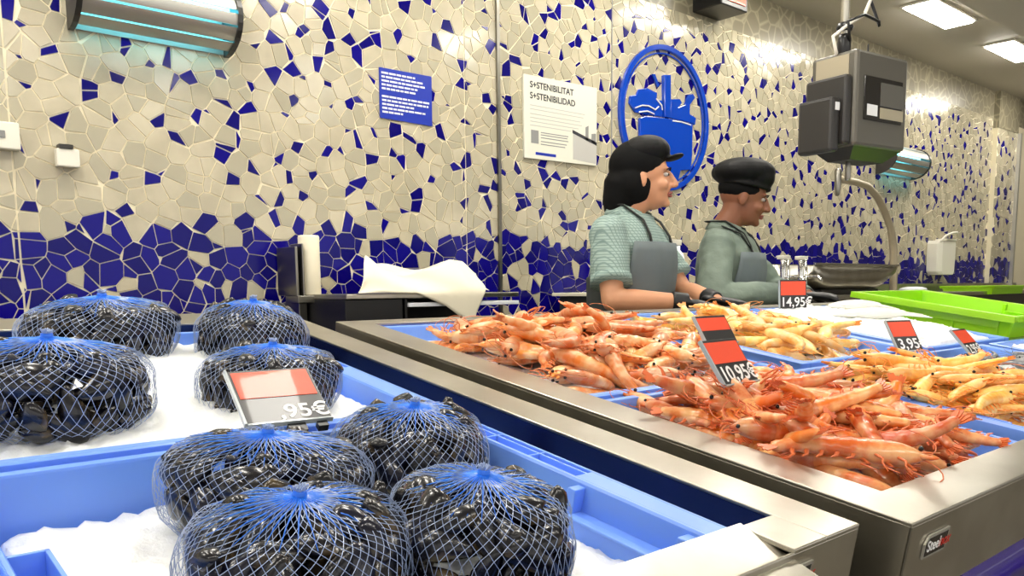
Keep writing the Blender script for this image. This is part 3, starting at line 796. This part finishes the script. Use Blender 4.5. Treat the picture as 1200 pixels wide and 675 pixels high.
mb.build('caption_lines', 'ink_grey', t)
mb = MB(); mb.box(.040, .084, -.0147, -.014, .066, .122); mb.build('grey_picture', 'ink_grey', t)
mb = MB(); mb.box(.066, .19, -.0147, -.014, .018, .030); mb.build('footer_line', 'sign_blue', t)
mb = MB(); mb.prism([(.30, .02), (.455, .012), (.455, .10), (.30, .135)], -.0147, -.014, 'y', 0); mb.prism([(.295, .135), (.455, .095), (.455, .11), (.295, .15)], -.0152, -.0147, 'y', 1)
mb.prism([(.38, .11), (.40, .108), (.40, .18), (.38, .17)], -.0152, -.0147, 'y', 2); mb.prism([(.42, .106), (.45, .1), (.45, .15), (.42, .145)], -.0152, -.0147, 'y', 2)
mb.build('photo', ['ink_light', 'ink_dark', 'ink_grey'], t)
# round emblem
t = thing('wall_emblem', 'round blue relief emblem of a basket and leaves inside a ring on the mosaic wall', 'emblem', (0, WY, 0))
cx, cz, ra, rb = 3.442, .840, .352, .352
def ringm(r0, r1, y0, y1, mi, mb, n=64):
    rg = []
    for k in range(n+1):
        a = 2*pi*k/n; rg.append([(cx+r0*cos(a), y0, cz+r0*sin(a)), (cx+r1*cos(a), y0, cz+r1*sin(a)), (cx+r1*cos(a), y1, cz+r1*sin(a)), (cx+r0*cos(a), y1, cz+r0*sin(a))])
    mb.rings(rg, False, False, mi, False)
mb = MB(); ringm(.330, .356, -.020, -.002, 0, mb); ringm(.311, .319, -.012, -.002, 0, mb); mb.build('ring', 'logo_blue', t, bevel=.003)
mb = MB(); mb.prism([(3.237, .819), (3.275, .833), (3.361, .839), (3.473, .843), (3.607, .842), (3.659, .84), (3.659, .685), (3.648, .606), (3.562, .594), (3.531, .499), (3.30, .512), (3.241, .56)], -.018, -.002, 'y')
mb.build('basket', 'logo_blue', t, bevel=.003)
mb = MB(); mb.prism([(3.414, 1.049), (3.465, 1.057), (3.47, .846), (3.421, .846)], -.024, -.002, 'y'); mb.build('mast', 'logo_blue', t, bevel=.003)
mb = MB(); mb.prism([(3.206, .842), (3.161, .881), (3.168, .915), (3.213, .926), (3.232, .955), (3.296, .97), (3.343, .961), (3.371, .958), (3.367, .923), (3.411, .926), (3.411, .846), (3.298, .842)], -.014, -.002, 'y')
mb.prism([(3.474, .941), (3.554, .953), (3.571, .936), (3.546, .912), (3.596, .929), (3.624, .983), (3.663, .994), (3.681, .976), (3.639, .935), (3.637, .888), (3.693, .875), (3.685, .838), (3.642, .846), (3.474, .848)], -.014, -.002, 'y')
mb.prism([(3.334, 1.043), (3.357, 1.046), (3.39, .995), (3.377, .985)], -.012, -.002, 'y')
mb.build('leaves', 'logo_blue', t, bevel=.003)
mb = MB()
for pts in ([(3.20, .862), (3.25, .880), (3.30, .884), (3.35, .872), (3.375, .890)], [(3.23, .846), (3.29, .858), (3.34, .850)], [(3.36, .925), (3.40, .900), (3.405, .88)], [(3.49, .835), (3.56, .838), (3.64, .832)]):
    mb.tube([(p[0], -.0185, p[1]) for p in pts], .0035, 6)
mb.build('white_strokes', 'ink', t)
# electric boxes
t = thing('switch_box', 'white switch box on the wall at the far left edge', 'switch', (.43, WY-.003, .398))
mb = MB(); mb.box(0, .112, -.035, 0, 0, .075); mb.build('cover', 'white', t, bevel=.004)
mb = MB(); mb.box(.04, .075, -.038, -.035, .03, .05); mb.build('switch', 'ink_grey', t, bevel=.001)
t = thing('socket_box', 'small cream socket box on the wall under the insect lamp', 'socket', (.632, WY-.003, .363))
mb = MB(); mb.box(0, .062, -.03, 0, 0, .052); mb.build('cover', 'white', t, bevel=.004)
mb = MB(); mb.box(.008, .045, -.033, 0, .052, .064); mb.build('cable_gland', 'scale_dark', t)
# paper roll holder
t = thing('roll_holder', 'vertical metal dispenser on the wall holding a white roll', 'dispenser', (1.37, 2.62, .08))
mb = MB(); mb.box(-.062, -.052, -.02, .12, -.10, .065); mb.box(-.044, -.038, -.035, .05, -.10, .075); mb.box(-.07, .035, -.045, .05, -.125, -.10); mb.box(-.045, -.015, .0, .12, -.20, -.125); mb.build('bracket', 'steel_dark', t, bevel=.002)
mb = MB(); mb.lathe([(.034, -.098), (.036, -.095), (.0355, 0), (.036, .098), (.033, .104), (.01, .104), (.01, .09)], 22); o = mb.build('white_roll', 'paper', t)
# red box high on the wall
t = thing('emergency_box', 'dark box with a red face hanging at the top edge of the wall', 'box', (3.76, WY-.15, 1.47), (0, 0, 0))
mb = MB(); mb.box(-.10, .13, -.03, .15, -.07, .09); mb.build('housing', 'black', t, bevel=.006)
mb = MB(); mb.box(-.075, .105, -.035, -.03, -.045, .07); mb.build('red_face', 'tag_red', t, bevel=.002)
# soap dispenser
t = thing('soap_dispenser', 'white soap dispenser on the mosaic wall above the lime tray', 'dispenser', (6.80, WY-.055, .2))
mb = MB(); mb.rings([[(sx, sy, z) for sx, sy in ((-a*.17, .05), (-a*.17, -.03), (-a*.12, -.05), (a*.12, -.05), (a*.17, -.03), (a*.17, .05))] for a, z in ((.75, -.135), (.95, -.11), (1, 0), (1, .10), (.92, .125))], smooth=False)
mb.build('body', 'white', t, bevel=.006)
mb = MB(); mb.tube([(-.14, -.04, .12), (-.10, -.06, .16), (.0, -.07, .185), (.08, -.07, .19)], .009, 8); mb.build('lever', 'white', t)
mb = MB(); mb.box(-.05, .13, -.055, .04, .125, .14); mb.build('cap', 'white', t, bevel=.004)

# bench with folded paper on the left
t = thing('packing_bench', 'black bench with pale worktop standing against the wall left of the workers', 'bench', (1.36, 2.36, 0))
mb = MB(); mb.box(0, .74, 0, .34, -.033, -.016); mb.build('worktop', 'steel', t, bevel=.003)
mb = MB(); mb.box(.0, .22, .01, .34, -.24, -.034); mb.box(.23, .24, .01, .34, -.24, -.034); mb.box(.24, .73, .30, .34, -.24, -.034); mb.build('cabinet', 'black', t, bevel=.002)
mb = MB(); mb.box(.24, .74, .0, .30, -.062, -.048); mb.build('drawer', 'liner', t, bevel=.002)
mb = MB(); mb.box(.24, .75, -.01, .30, -.150, -.138); mb.build('lower_shelf', 'ink_grey', t, bevel=.002)
mb = MB(); mb.box(.02, .70, .02, .33, FLOOR_Z+.001, -.24); mb.build('pedestal', 'steel_dark', t)
# sheet of wrapping paper, draped over the bench edge
def sheet(label, corners, fold, th=.0015):
    n = 16; vs = []; fs = []
    for j in range(n+1):
        for i in range(n+1):
            u, v = i/n, j/n
            p = Vector(corners[0])*(1-u)*(1-v)+Vector(corners[1])*u*(1-v)+Vector(corners[2])*u*v+Vector(corners[3])*(1-u)*v
            p += Vector(fold(u, v)); vs.append(tuple(p))
    for j in range(n):
        for i in range(n): a = j*(n+1)+i; fs.append((a, a+1, a+n+2, a+n+1))
    mb = MB(); mb.add(vs, fs, 0, True); o = mb.build('wrapping_paper', 'paper')
    md = o.modifiers.new('thickness', 'SOLIDIFY'); md.thickness = th
    return tag(o, label, 'paper')
def curve(pts, x, sm=.5):
    for a, b in zip(pts, pts[1:]):
        if a[0] <= x <= b[0]:
            f = (x-a[0])/(b[0]-a[0]); f = f*f*(3-2*f)*sm+f*(1-sm); return a[1]+(b[1]-a[1])*f
    return pts[-1][1]
TOP = [(1.40, -.010), (1.484, .112), (1.546, .062), (1.611, .046), (1.72, .072), (1.836, .103), (1.90, .098), (1.936, .052)]
BOT = [(1.40, -.014), (1.50, -.013), (1.63, -.016), (1.75, -.062), (1.868, -.136), (1.885, -.09), (1.936, .0)]
vs_ = []; fs = []; n = 84; mm = 12
for i in range(n+1):
    x = 1.40+.536*i/n; a = curve(TOP, x); b = curve(BOT, x, 0)
    for k in range(mm+1):
        f = k/mm; z = b+(a-b)*f
        y = (2.352 if z < -.014 else 2.352+(z+.014)*.75)+.016*sin(x*19+f*3)*max(0, min(1, (z+.014)*20))
        vs_.append((x, y, z))
for i in range(n):
    for k in range(mm): q = i*(mm+1)+k; fs.append((q, q+1, q+mm+2, q+mm+1))
mb = MB(); mb.add(vs_, fs, 0, True); o = mb.build('wrapping_paper', 'paper'); md = o.modifiers.new('thickness', 'SOLIDIFY'); md.thickness = .002
tag(o, 'large sheet of white wrapping paper with its corner hanging over the bench edge', 'paper')
sheet('crumpled sheet of white wrapping paper lying on the right of the bench', [(1.60, 2.42, -.012), (1.97, 2.38, -.010), (1.92, 2.58, .090), (1.62, 2.62, .075)],
      lambda u, v: (0, 0, .03*sin(pi*u)*(1-v)+.015*sin(2*pi*u+1)*v), .002)

# service bench and sink on the right
t = thing('service_bench', 'steel service bench along the mosaic wall behind the lime tray', 'bench', (3.9, 2.28, 0))
mb = MB(); mb.box(0, 4.6, 0, .44, -.085, -.060); mb.box(0, 4.6, .425, .44, -.06, .0); mb.build('worktop', 'steel', t, bevel=.003)
mb = MB(); mb.box(.03, 4.55, .03, .42, FLOOR_Z+.001, -.086); mb.build('cabinet', 'black', t)
t = thing('steel_basin', 'rounded stainless basin on the service bench right of the workers', 'basin', (4.72, 2.46, -.058))
mb = MB(); N = 14; rg = []
for k in range(N+1):
    x = -.50+1.0*k/N; q = abs(x)/.5; h = .17; lo = .028+.10*max(0, q-.62)**1.2*2.2
    rg.append([(x, -.13, h), (x, -.12, lo+.03), (x, -.08, lo), (x, .08, lo), (x, .12, lo+.03), (x, .13, h), (x, .126, h), (x, .115, lo+.034), (x, .078, lo+.005), (x, -.078, lo+.005), (x, -.115, lo+.034), (x, -.126, h)])
mb.rings(rg, True, True, 0, True); mb.build('bowl', 'steel', t)
mb = MB(); mb.box(-.51, .51, -.138, -.126, .164, .176); mb.box(-.51, .51, .126, .138, .164, .176); mb.build('edge', 'chrome', t, bevel=.002)
mb = MB(); mb.box(-.34, .34, -.09, .09, .0, .03); mb.build('foot', 'black', t, bevel=.004)
for i, (x, lab) in enumerate(((4.02, 'chrome tap post with a pale cap beside the worker in the beret'), (4.20, 'chrome tap post with a bent hose left of the basin'))):
    t = thing('tap', lab, 'tap', (x, 2.40, -.06))
    mb = MB(); mb.tube([(0, 0, 0), (0, 0, .20)], .016, 12); mb.build('column', 'chrome', t)
    mb = MB(); mb.box(-.035, .04, -.02, .02, .195, .215); mb.build('cap', 'white', t, bevel=.004)
    mb = MB(); mb.tube([(.01, -.02, .19), (-.03, -.05, .13), (-.05, -.06, .06), (-.03, -.08, .02)], .007, 8); mb.tube([(0, 0, .10), (0, -.10, .105), (0, -.12, .085)], .009, 8); mb.build('spout', 'chrome', t)
# bent spray arm
t = thing('spray_tap', 'bent beige spray arm rising from the bench below the hanging scale', 'tap', (5.33, 2.40, -.06))
mb = MB(); mb.tube([(0, 0, 0), (-.005, 0, .14), (-.02, 0, .27), (-.07, 0, .40), (-.16, 0, .50), (-.27, 0, .585), (-.40, 0, .640), (-.55, 0, .652), (-.74, 0, .655)], [.024]*3+[.022]*3+[.020]*3, 14); mb.build('arm', 'cream_tube', t)
mb = MB(); mb.tube([(-.76, 0, .70), (-.76, 0, .61), (-.76, 0, .57)], [.020, .018, .012], 12); mb.build('nozzle', 'steel_dark', t)
mb = MB(); mb.lathe([(.05, 0), (.05, .012), (.03, .02)], 18); mb.build('base_flange', 'chrome', t)
# small white containers behind the workers
t = thing('side_bench', 'narrow shelf bench against the wall between the two workers', 'bench', (2.6, 2.48, 0))
mb = MB(); mb.box(0, 1.2, 0, .22, -.04, -.025); mb.build('worktop', 'paper', t, bevel=.002)
mb = MB(); mb.box(.03, 1.15, .02, .2, FLOOR_Z+.001, -.041); mb.build('cabinet', 'trouser', t)
t = thing('storage_tub', 'cream storage tub on the shelf between the two workers', 'tub', (3.08, 2.56, -.025))
mb = MB(); mb.rings([[(sx*a, sy*a*.8, z) for sx, sy in ((-1, -1), (1, -1), (1, 1), (-1, 1))] for a, z in ((.075, 0), (.085, .15))], smooth=False); mb.build('tub', 'paper', t, bevel=.008)
mb = MB(); mb.box(-.092, .092, -.075, .075, .15, .165); mb.build('lid', 'white', t, bevel=.004)
t = thing('spray_bottle', 'clear bottle standing against the wall behind the worker in the beret', 'bottle', (3.32, 2.56, -.025))
mb = MB(); mb.lathe([(.035, 0), (.04, .01), (.04, .14), (.03, .18), (.014, .20), (.014, .22)], 18); mb.build('body', 'liner', t)
mb = MB(); mb.box(-.045, .02, -.012, .012, .222, .25); mb.build('trigger_head', 'white', t, bevel=.003)
t = thing('loose_cloth', 'crumpled pale cloth on the service bench beside the basin', 'cloth', (5.62, 2.40, -.058))
mb = MB(); mb.ball((0, 0, .02), (.12, .08, .02), 16, 8); o = mb.build('cloth', 'liner', t)

# ------------------------------------------------------------------ hanging scale
t = thing('hanging_scale', 'dark grey electronic scale hanging from a steel pole above the counter', 'scale', (2.668, 1.35, .590), (0, 0, radians(-8)))
W, D, Z0, Z1 = .285, .175, -.140, .165
mb = MB(); mb.box(0, W, 0, D, Z0, Z1); mb.build('housing', 'scale_body', t, bevel=.012)
mb = MB(); mb.rings([[(.01, .01, Z0), (W-.01, .01, Z0), (W-.01, D-.01, Z0), (.01, D-.01, Z0)], [(.05, .05, Z0-.035), (W-.05, .05, Z0-.035), (W-.05, D-.04, Z0-.035), (.05, D-.04, Z0-.035)]], smooth=False); mb.build('underside', 'scale_dark', t)
mb = MB(); mb.box(-.002, 0, .03, D-.02, .06, Z1-.012); mb.build('side_label', 'scale_beige', t)
mb = MB(); mb.box(-.035, -.001, .012, D-.004, Z0+.004, .085); mb.build('side_cover', 'scale_dark', t, bevel=.010)
mb = MB(); mb.box(-.080, -.036, .030, D-.012, Z0-.02, .012); mb.build('battery_box', 'scale_dark', t, bevel=.010)
mb = MB(); mb.box(-.064, -.044, .028, .030, -.030, -.005); mb.build('white_sticker', 'ink', t)
mb = MB(); mb.box(.040, .250, -.004, 0, -.055, .085); o = mb.build('display', 'screen', t, bevel=.002)
mb = MB(); mb.box(.125, .255, -.0055, -.004, -.005, .070); mb.build('screen', 'lcd', o)
mb = MB(); mb.box(.055, .110, -.0055, -.004, -.040, -.005); mb.build('sticker', 'ink', o)
mb = MB(); mb.box(.125, .255, -.0055, -.004, -.045, -.010); mb.build('keypad', 'scale_beige', o)
mb = MB(); mb.tube([(.04, .08, Z1), (.04, .08, 1.6-.585-.002)], .014, 12); mb.build('pole', 'steel', t)
mb = MB(); mb.tube([(.04, .08, Z1), (.04, .08, Z1+.05)], .022, 14); mb.lathe([(.022, 0), (.028, .01), (.022, .025)], 14, mtx=Matrix.Translation((.04, .08, Z1+.075))); mb.build('collar', 'black', t)
mb = MB(); mb.tube([(.0, .08, Z1), (-.02, .08, Z1+.05), (.03, .06, Z1+.09), (.10, .05, Z1+.13), (.14, .05, Z1+.20), (.09, .06, Z1+.27), (.06, .08, Z1+.40)], .006, 8); mb.build('white_cable', 'white', t)
mb = MB(); mb.tube([(.04, .06, Z1+.04), (.0, .04, Z1+.09), (.07, .03, Z1+.12), (.15, .03, Z1+.11), (.17, .04, Z1+.10), (.13, .05, Z1+.18), (.09, .07, Z1+.24)], .005, 8); mb.build('black_cable', 'black', t)
mb = MB(); mb.tube([(.10, .09, Z0-.03), (.10, .09, Z0-.09)], .010, 10); mb.build('hook', 'steel_dark', t)
mb = MB(); mb.tube([(.20, .10, Z1), (.20, .10, Z1+.06)], .003, 6); mb.build('aerial', 'black', t)
# ------------------------------------------------------------------ the two workers
TR = [(.86, .168, .118, 0), (.95, .158, .110, 0), (1.05, .146, .104, 0), (1.15, .154, .110, -.004), (1.25, .166, .116, -.010), (1.32, .170, .108, -.010), (1.375, .150, .086, -.004), (1.41, .105, .064, .004), (1.435, .066, .056, .008)]
def interp(z):
    for a, b in zip(TR, TR[1:]):
        if a[0] <= z <= b[0]:
            f = (z-a[0])/(b[0]-a[0]); return [a[i]+(b[i]-a[i])*f for i in range(4)]
    return TR[0] if z < TR[0][0] else TR[-1]
def hand(mb, w, d, dn, side, g=0):
    """palm, four bent fingers of unequal length and a thumb; d points along the hand, dn out of the palm"""
    w = Vector(w); d = Vector(d).normalized(); dn = (Vector(dn)-d*Vector(dn).dot(d)).normalized(); s = d.cross(dn).normalized()*side
    mb.tube([w-d*.02, w+d*.02, w+d*.055, w+d*.085], [.027+g, .034+g, .040+g, .038+g], 14, flat=.42, up=dn)
    for k, (o, l) in enumerate(((-.030, .062), (-.010, .074), (.010, .080), (.030, .072))):
        p = w+d*.085+s*o; q = [p-d*.012, p]
        a = 0
        for j, f in enumerate((.42, .33, .25)):
            a += radians((16, 26, 20)[j]); dd = d*cos(a)+dn*sin(a)+s*o*1.2
            p = p+dd.normalized()*l*f; q.append(p)
        mb.tube(q, [.0095+g, .0092+g, .0085+g, .0080+g, .0070+g], 10)
    p = w+d*.022+s*.028
    mb.tube([p, p+(d*.5+s*.7+dn*.2).normalized()*.030, p+(d*.75+s*.6+dn*.4).normalized()*.055, p+(d*.9+s*.45+dn*.5).normalized()*.078], [.014+g, .0115+g, .0100+g, .0080+g], 10)
def person(label, base, yaw, sc, pose, skin, head_c, head_yaw, head_pitch, top, long_sleeve, hat):
    root = thing('person', label, 'person', base, (0, 0, yaw))
    root.scale = (sc, sc, sc)
    Ri = Matrix.Rotation(-yaw, 3, 'Z')
    Lc = lambda p: (Ri @ (Vector(p)-Vector(base)))/sc
    Ld = lambda d: Ri @ Vector(d)
    sh = {s: Vector((s*.165, .0, 1.355)) for s in (-1, 1)}
    el = {-1: Lc(pose['elR']), 1: Lc(pose['elL'])}; wr = {-1: Lc(pose['wrR']), 1: Lc(pose['wrL'])}
    hd = {-1: Ld(pose['hdR']), 1: Ld(pose['hdL'])}
    HR = (Matrix.Rotation(head_yaw, 3, 'Z') @ Matrix.Rotation(head_pitch, 3, 'X')); HC = Vector(head_c)
    H4 = Matrix.Translation(HC) @ HR.to_4x4()
    hp = lambda x, y, z: HC+HR @ Vector((x, y, z))
    def torso(mb, g, z0=.86, z1=1.435, n=26):
        rg = []
        for i in range(13):
            z = z0+(z1-z0)*i/12; _, rx, ry, cy = interp(z)
            rg.append([((rx+g)*abs(cos(2*pi*k/n))**.85*(1 if cos(2*pi*k/n) >= 0 else -1), cy+(ry+g)*abs(sin(2*pi*k/n))**.9*(1 if sin(2*pi*k/n) >= 0 else -1), z) for k in range(n)])
        mb.rings(rg)
    # --- one continuous body
    mb = MB(); torso(mb, -.012)
    mb.tube([(0, .012, 1.38), (0, .005, 1.44), hp(0, .025, -.07), hp(0, .02, -.02)], [.066, .056, .053, .055], 16)
    mb.ball((0, .01, .025), (.073, .092, .084), 22, 16, mtx=H4); mb.ball((0, -.022, -.030), (.056, .066, .080), 20, 14, mtx=H4)
    mb.ball((0, -.036, -.074), (.042, .044, .030), 16, 12, mtx=H4); mb.ball((0, -.070, -.090), (.018, .015, .015), 12, 8, mtx=H4)
    mb.tube([(0, -.086, .012), (0, -.098, -.012), (0, -.106, -.030)], [.008, .010, .012], 10, mtx=H4)
    for s in (-1, 1):
        mb.ball((s*.010, -.098, -.034), .0085, 8, 6, mtx=H4); mb.ball((s*.027, -.074, .022), (.022, .013, .008), 10, 8, mtx=H4)
        mb.ball((s*.036, -.058, -.032), (.022, .024, .020), 12, 8, mtx=H4); mb.ball((s*.074, .008, -.012), (.008, .018, .028), 10, 10, mtx=H4)
        mb.ball(sh[s]+Vector((-s*.01, 0, -.008)), (.052, .052, .052), 14, 10)
        mb.tube([sh[s], sh[s].lerp(el[s], .5), el[s]], [.048, .043, .036], 14)
        mb.tube([el[s], el[s].lerp(wr[s], .3), wr[s]], [.037, .039, .026], 14)
        hand(mb, wr[s], hd[s], (0, 0, -1), s)
        mb.tube([(s*.085, 0, .90), (s*.095, -.01, .50), (s*.095, .01, .09)], [.082, .055, .040], 14)
    o = mb.build('body', skin, root); remesh(o, .0052, 3)
    for s in (-1, 1):
        mb = MB(); mb.ball(hp(s*.028, -.0728, .003), (.0125, .0095, .0075), 12, 8); o = mb.build('eye', 'eyewhite', root); o['label'] = 'white of the eye with a dark pupil'
        mb = MB(); mb.ball(hp(s*.028, -.0825, .002), (.0045, .0030, .0045), 10, 6); mb.build('pupil', 'eye', o)
        mb = MB(); mb.tube([hp(s*.014, -.090, .018), hp(s*.028, -.091, .023), hp(s*.044, -.078, .018)], [.0028, .003, .002], 6); mb.build('eyebrow', 'hair', root)
    mb = MB(); mb.tube([hp(-.020, -.080, -.060), hp(-.008, -.0895, -.057), hp(.008, -.0895, -.057), hp(.020, -.080, -.060)], [.003, .0046, .0046, .003], 8)
    mb.tube([hp(-.016, -.080, -.066), hp(0, -.0885, -.067), hp(.016, -.080, -.066)], [.003, .005, .003], 8); mb.build('lips', 'lips', root)
    # --- top
    mb = MB(); torso(mb, .012, .80, 1.425)
    for s in (-1, 1):
        mb.ball(sh[s]+Vector((-s*.008, 0, -.004)), (.066, .064, .062), 16, 12)
        if long_sleeve:
            mb.tube([sh[s], sh[s].lerp(el[s], .5), el[s]], [.066, .066, .060], 16); mb.tube([el[s], el[s].lerp(wr[s], .45), el[s].lerp(wr[s], .93)], [.061, .056, .042], 16)
        else:
            e = sh[s].lerp(el[s], .72); mb.tube([sh[s], sh[s].lerp(e, .5), e], [.064, .064, .066], 16, ends=False); 
    o = mb.build('jacket' if long_sleeve else 'shirt', top, root); remesh(o, .007, 3)
    rr = Vector((base[0], 0, 0))
    for v in o.data.vertices:
        c = v.co; k = .006*noise.noise(Vector((c.x*9, c.y*9, c.z*14))+rr)+.0035*noise.noise(Vector((c.x*22, c.y*22, c.z*30))+rr)
        v.co = c+v.normal*k
    mb = MB(); torso(mb, .024, .72, 1.215 if hat == 'net' else 1.19); o = mb.build('apron_skirt', 'trouser', root); remesh(o, .008, 2)
    # cuffs of the short sleeves, collar
    mb = MB(); n = 20
    for s in (-1, 1):
        pts = [(s*.012, -.078, 1.385), (s*.045, -.066, 1.428), (s*.066, -.01, 1.455), (s*.050, .05, 1.462), (0, .072, 1.464)]
        lo = [(s*.030, -.104, 1.340), (s*.085, -.070, 1.392), (s*.098, -.005, 1.418), (s*.07, .062, 1.425), (0, .092, 1.428)]
        a = [Vector(p) for p in pts]; b = [Vector(p) for p in lo]
        mb.rings([[tuple(p) for p in a], [tuple(q) for q in b]], False, False, 0, True, close=False)
    o = mb.build('collar', top, root); md = o.modifiers.new('t', 'SOLIDIFY'); md.thickness = .005
    if not long_sleeve:
        for s in (-1, 1):
            e = sh[s].lerp(el[s], .72); d = (el[s]-sh[s]).normalized()
            mb = MB(); mb.tube([e-d*.014, e+d*.012], [.0675, .0685], 20, ends=False); mb.build('sleeve_cuff', top, root)
    # --- apron: bib and skirt wrapped round the front
    vs_ = []; fs = []; nz, na = 26, 18
    for i in range(nz+1):
        z = .50+(1.325-.50)*i/nz; _, rx, ry, cy = interp(max(z, .86)); half = radians(88 if z < 1.0 else 88-(z-1.0)/.325*36); flare = .03*max(0, .86-z)
        for k in range(na+1):
            a = -pi/2-half+2*half*k/na; g = .032+flare+.003*sin(a*9+z*5)
            vs_.append(((rx+g)*abs(cos(a))**.85*(1 if cos(a) >= 0 else -1), cy+(ry+g)*sin(a), z))
    for i in range(nz):
        for k in range(na): q = i*(na+1)+k; fs.append((q, q+1, q+na+2, q+na+1))
    mb = MB(); mb.add(vs_, fs, 0, True); o = mb.build('apron', 'apron', root); md = o.modifiers.new('t', 'SOLIDIFY'); md.thickness = .004
    for s in (-1, 1):
        mb = MB(); mb.tube([(s*.090, -.122, 1.322), (s*.088, -.115, 1.35), (s*.075, -.085, 1.40), (s*.070, -.01, 1.452), (s*.045, .065, 1.455), (0, .085, 1.458)], .010, 8, flat=.3, up=Vector((0, 1, .2))); mb.build('apron_strap', 'strap', root)
    # --- trousers and shoes
    mb = MB(); rg = []
    for s in (-1, 1): mb.tube([(s*.085, 0, .93), (s*.098, -.01, .50), (s*.098, .01, .07)], [.098, .074, .060], 16)
    mb.tube([(0, 0, .82), (0, 0, .90), (0, 0, .96)], [.15, .172, .165], 22, flat=.70, up=Vector((0, 1, 0)))
    o = mb.build('trousers', 'trouser', root); remesh(o, .010, 3)
    for s in (-1, 1):
        mb = MB(); mb.tube([(s*.098, .05, .042), (s*.10, -.04, .045), (s*.105, -.14, .034), (s*.108, -.19, .026)], [.040, .045, .042, .026], 14, flat=.85); mb.build('shoe', 'black', root)
    # --- gloves
    for s in (-1, 1):
        mb = MB(); hand(mb, wr[s], hd[s], (0, 0, -1), s, .0022); d = (el[s]-wr[s]).normalized()
        mb.tube([wr[s]-d*.01, wr[s]+d*.045], [.030, .036], 14, ends=False)
        o = mb.build('glove', 'glove', root); remesh(o, .0042, 2)
    # --- headwear
    mb = MB()
    if hat == 'net':
        mb.ball((0, .020, .048), (.084, .098, .086), 20, 14, mtx=H4); mb.ball((0, .038, -.018), (.089, .078, .086), 20, 14, mtx=H4)
        mb.tube([(0, .060, -.02), (0, .082, -.08), (0, .092, -.14)], [.080, .066, .046], 18, mtx=H4)
        o = mb.build('hairnet', 'hair', root); remesh(o, .006, 4)
        mb = MB(); mb.ball((0, -.010, .088), (.080, .086, .056), 20, 12, mtx=H4); mb.ball((0, -.108, .060), (.050, .034, .009), 16, 8, mtx=H4, rot=Matrix.Rotation(radians(-12), 3, 'X'))
        o = mb.build('cap', 'cap', root); remesh(o, .005, 3)
    else:
        mb.ball((0, .018, .030), (.081, .094, .058), 20, 12, mtx=H4)
        o = mb.build('hair', 'hair', root); remesh(o, .006, 3)
        mb = MB(); mb.ball((0, .025, .098), (.108, .128, .060), 22, 12, mtx=H4, rot=Matrix.Rotation(radians(-10), 3, 'X')); mb.ball((0, -.030, .088), (.088, .074, .058), 18, 12, mtx=H4)
        mb.tube([(.082*cos(2*pi*k/24), .008+.098*sin(2*pi*k/24), .048) for k in range(25)], .010, 6, mtx=H4, ends=False)
        o = mb.build('beret', 'cap', root); remesh(o, .005, 4)
        mb = MB(); mb.ball((.03, -.097, .090), (.010, .005, .008), 10, 8, mtx=H4); mb.build('beret_pin', 'chrome', root)
        for (p, q) in ((Vector((-.10, -.075, 1.40)), Vector((.0, -.150, 1.10))), (Vector((.10, -.075, 1.40)), Vector((.03, -.150, 1.10)))):
            mb = MB(); mb.tube([p+Vector((0, .07, .03)), p, p.lerp(q, .3)+Vector((0, -.035, 0)), p.lerp(q, .65)+Vector((0, -.02, 0)), q], .008, 8, flat=.35, up=Vector((0, 1, 0))); mb.build('lanyard', 'strap', root)
        mb = MB(); mb.box(-.005, .05, -.160, -.155, 1.16, 1.20); mb.build('name_badge', 'ink', root)
    return root
person('worker in a checked short sleeved shirt, slate apron and black cap, looking to the right', (2.30, 1.99, FLOOR_Z), radians(17), 1.035,
       dict(elR=(2.075, 1.865, -.045), wrR=(2.275, 1.72, -.055), elL=(2.50, 1.90, -.02), wrL=(2.43, 1.71, -.05), hdR=(.85, -.25, -.16), hdL=(.75, -.45, -.16)),
       'skin1', (.02, -.045, 1.545), radians(24), radians(-4), 'shirt', False, 'net')
person('worker in a long sleeved grey green jacket and black beret, looking down', (2.99, 2.05, FLOOR_Z), radians(22), 1.02,
       dict(elR=(2.73, 1.93, -.05), wrR=(2.97, 1.78, -.035), elL=(3.27, 1.99, -.03), wrL=(3.13, 1.76, -.04), hdR=(.9, -.3, -.12), hdL=(.5, -.8, -.12)),
       'skin2', (.02, -.060, 1.548), radians(18), radians(12), 'jacket', True, 'beret')
# ------------------------------------------------------------------ raise everything so that the floor is z = 0
for o in list(bpy.context.scene.objects):
    if o.parent is None: o.location.z -= FLOOR_Z
# ------------------------------------------------------------------ camera
cam = bpy.data.cameras.new('camera'); co = bpy.data.objects.new('camera', cam); COL.objects.link(co)
yaw, pitch, roll = radians(41.12), radians(7.08), radians(-.577)
F = Vector((sin(yaw)*cos(pitch), cos(yaw)*cos(pitch), -sin(pitch))); R0 = Vector((cos(yaw), -sin(yaw), 0)); U0 = R0.cross(F)
R = R0*cos(roll)+U0*sin(roll); U = R.cross(F)
co.matrix_world = Matrix((R, U, -F)).transposed().to_4x4(); co.location = (0, 0, -FLOOR_Z)
cam.sensor_width = 36; cam.lens = 36*970/1200; cam.shift_y = (457.6-337.5)/1200; cam.clip_start = .01; cam.clip_end = 60
bpy.context.scene.camera = co
# ------------------------------------------------------------------ ambient shop light
w = bpy.data.worlds.new('shop'); bpy.context.scene.world = w; w.use_nodes = True
w.node_tree.nodes['Background'].inputs['Color'].default_value = (1, .97, .92, 1); w.node_tree.nodes['Background'].inputs['Strength'].default_value = .8
vs = bpy.context.scene.view_settings
vs.view_transform = 'Standard'; vs.look = 'None'; vs.exposure = .55; vs.gamma = 1; vs.use_curve_mapping = False
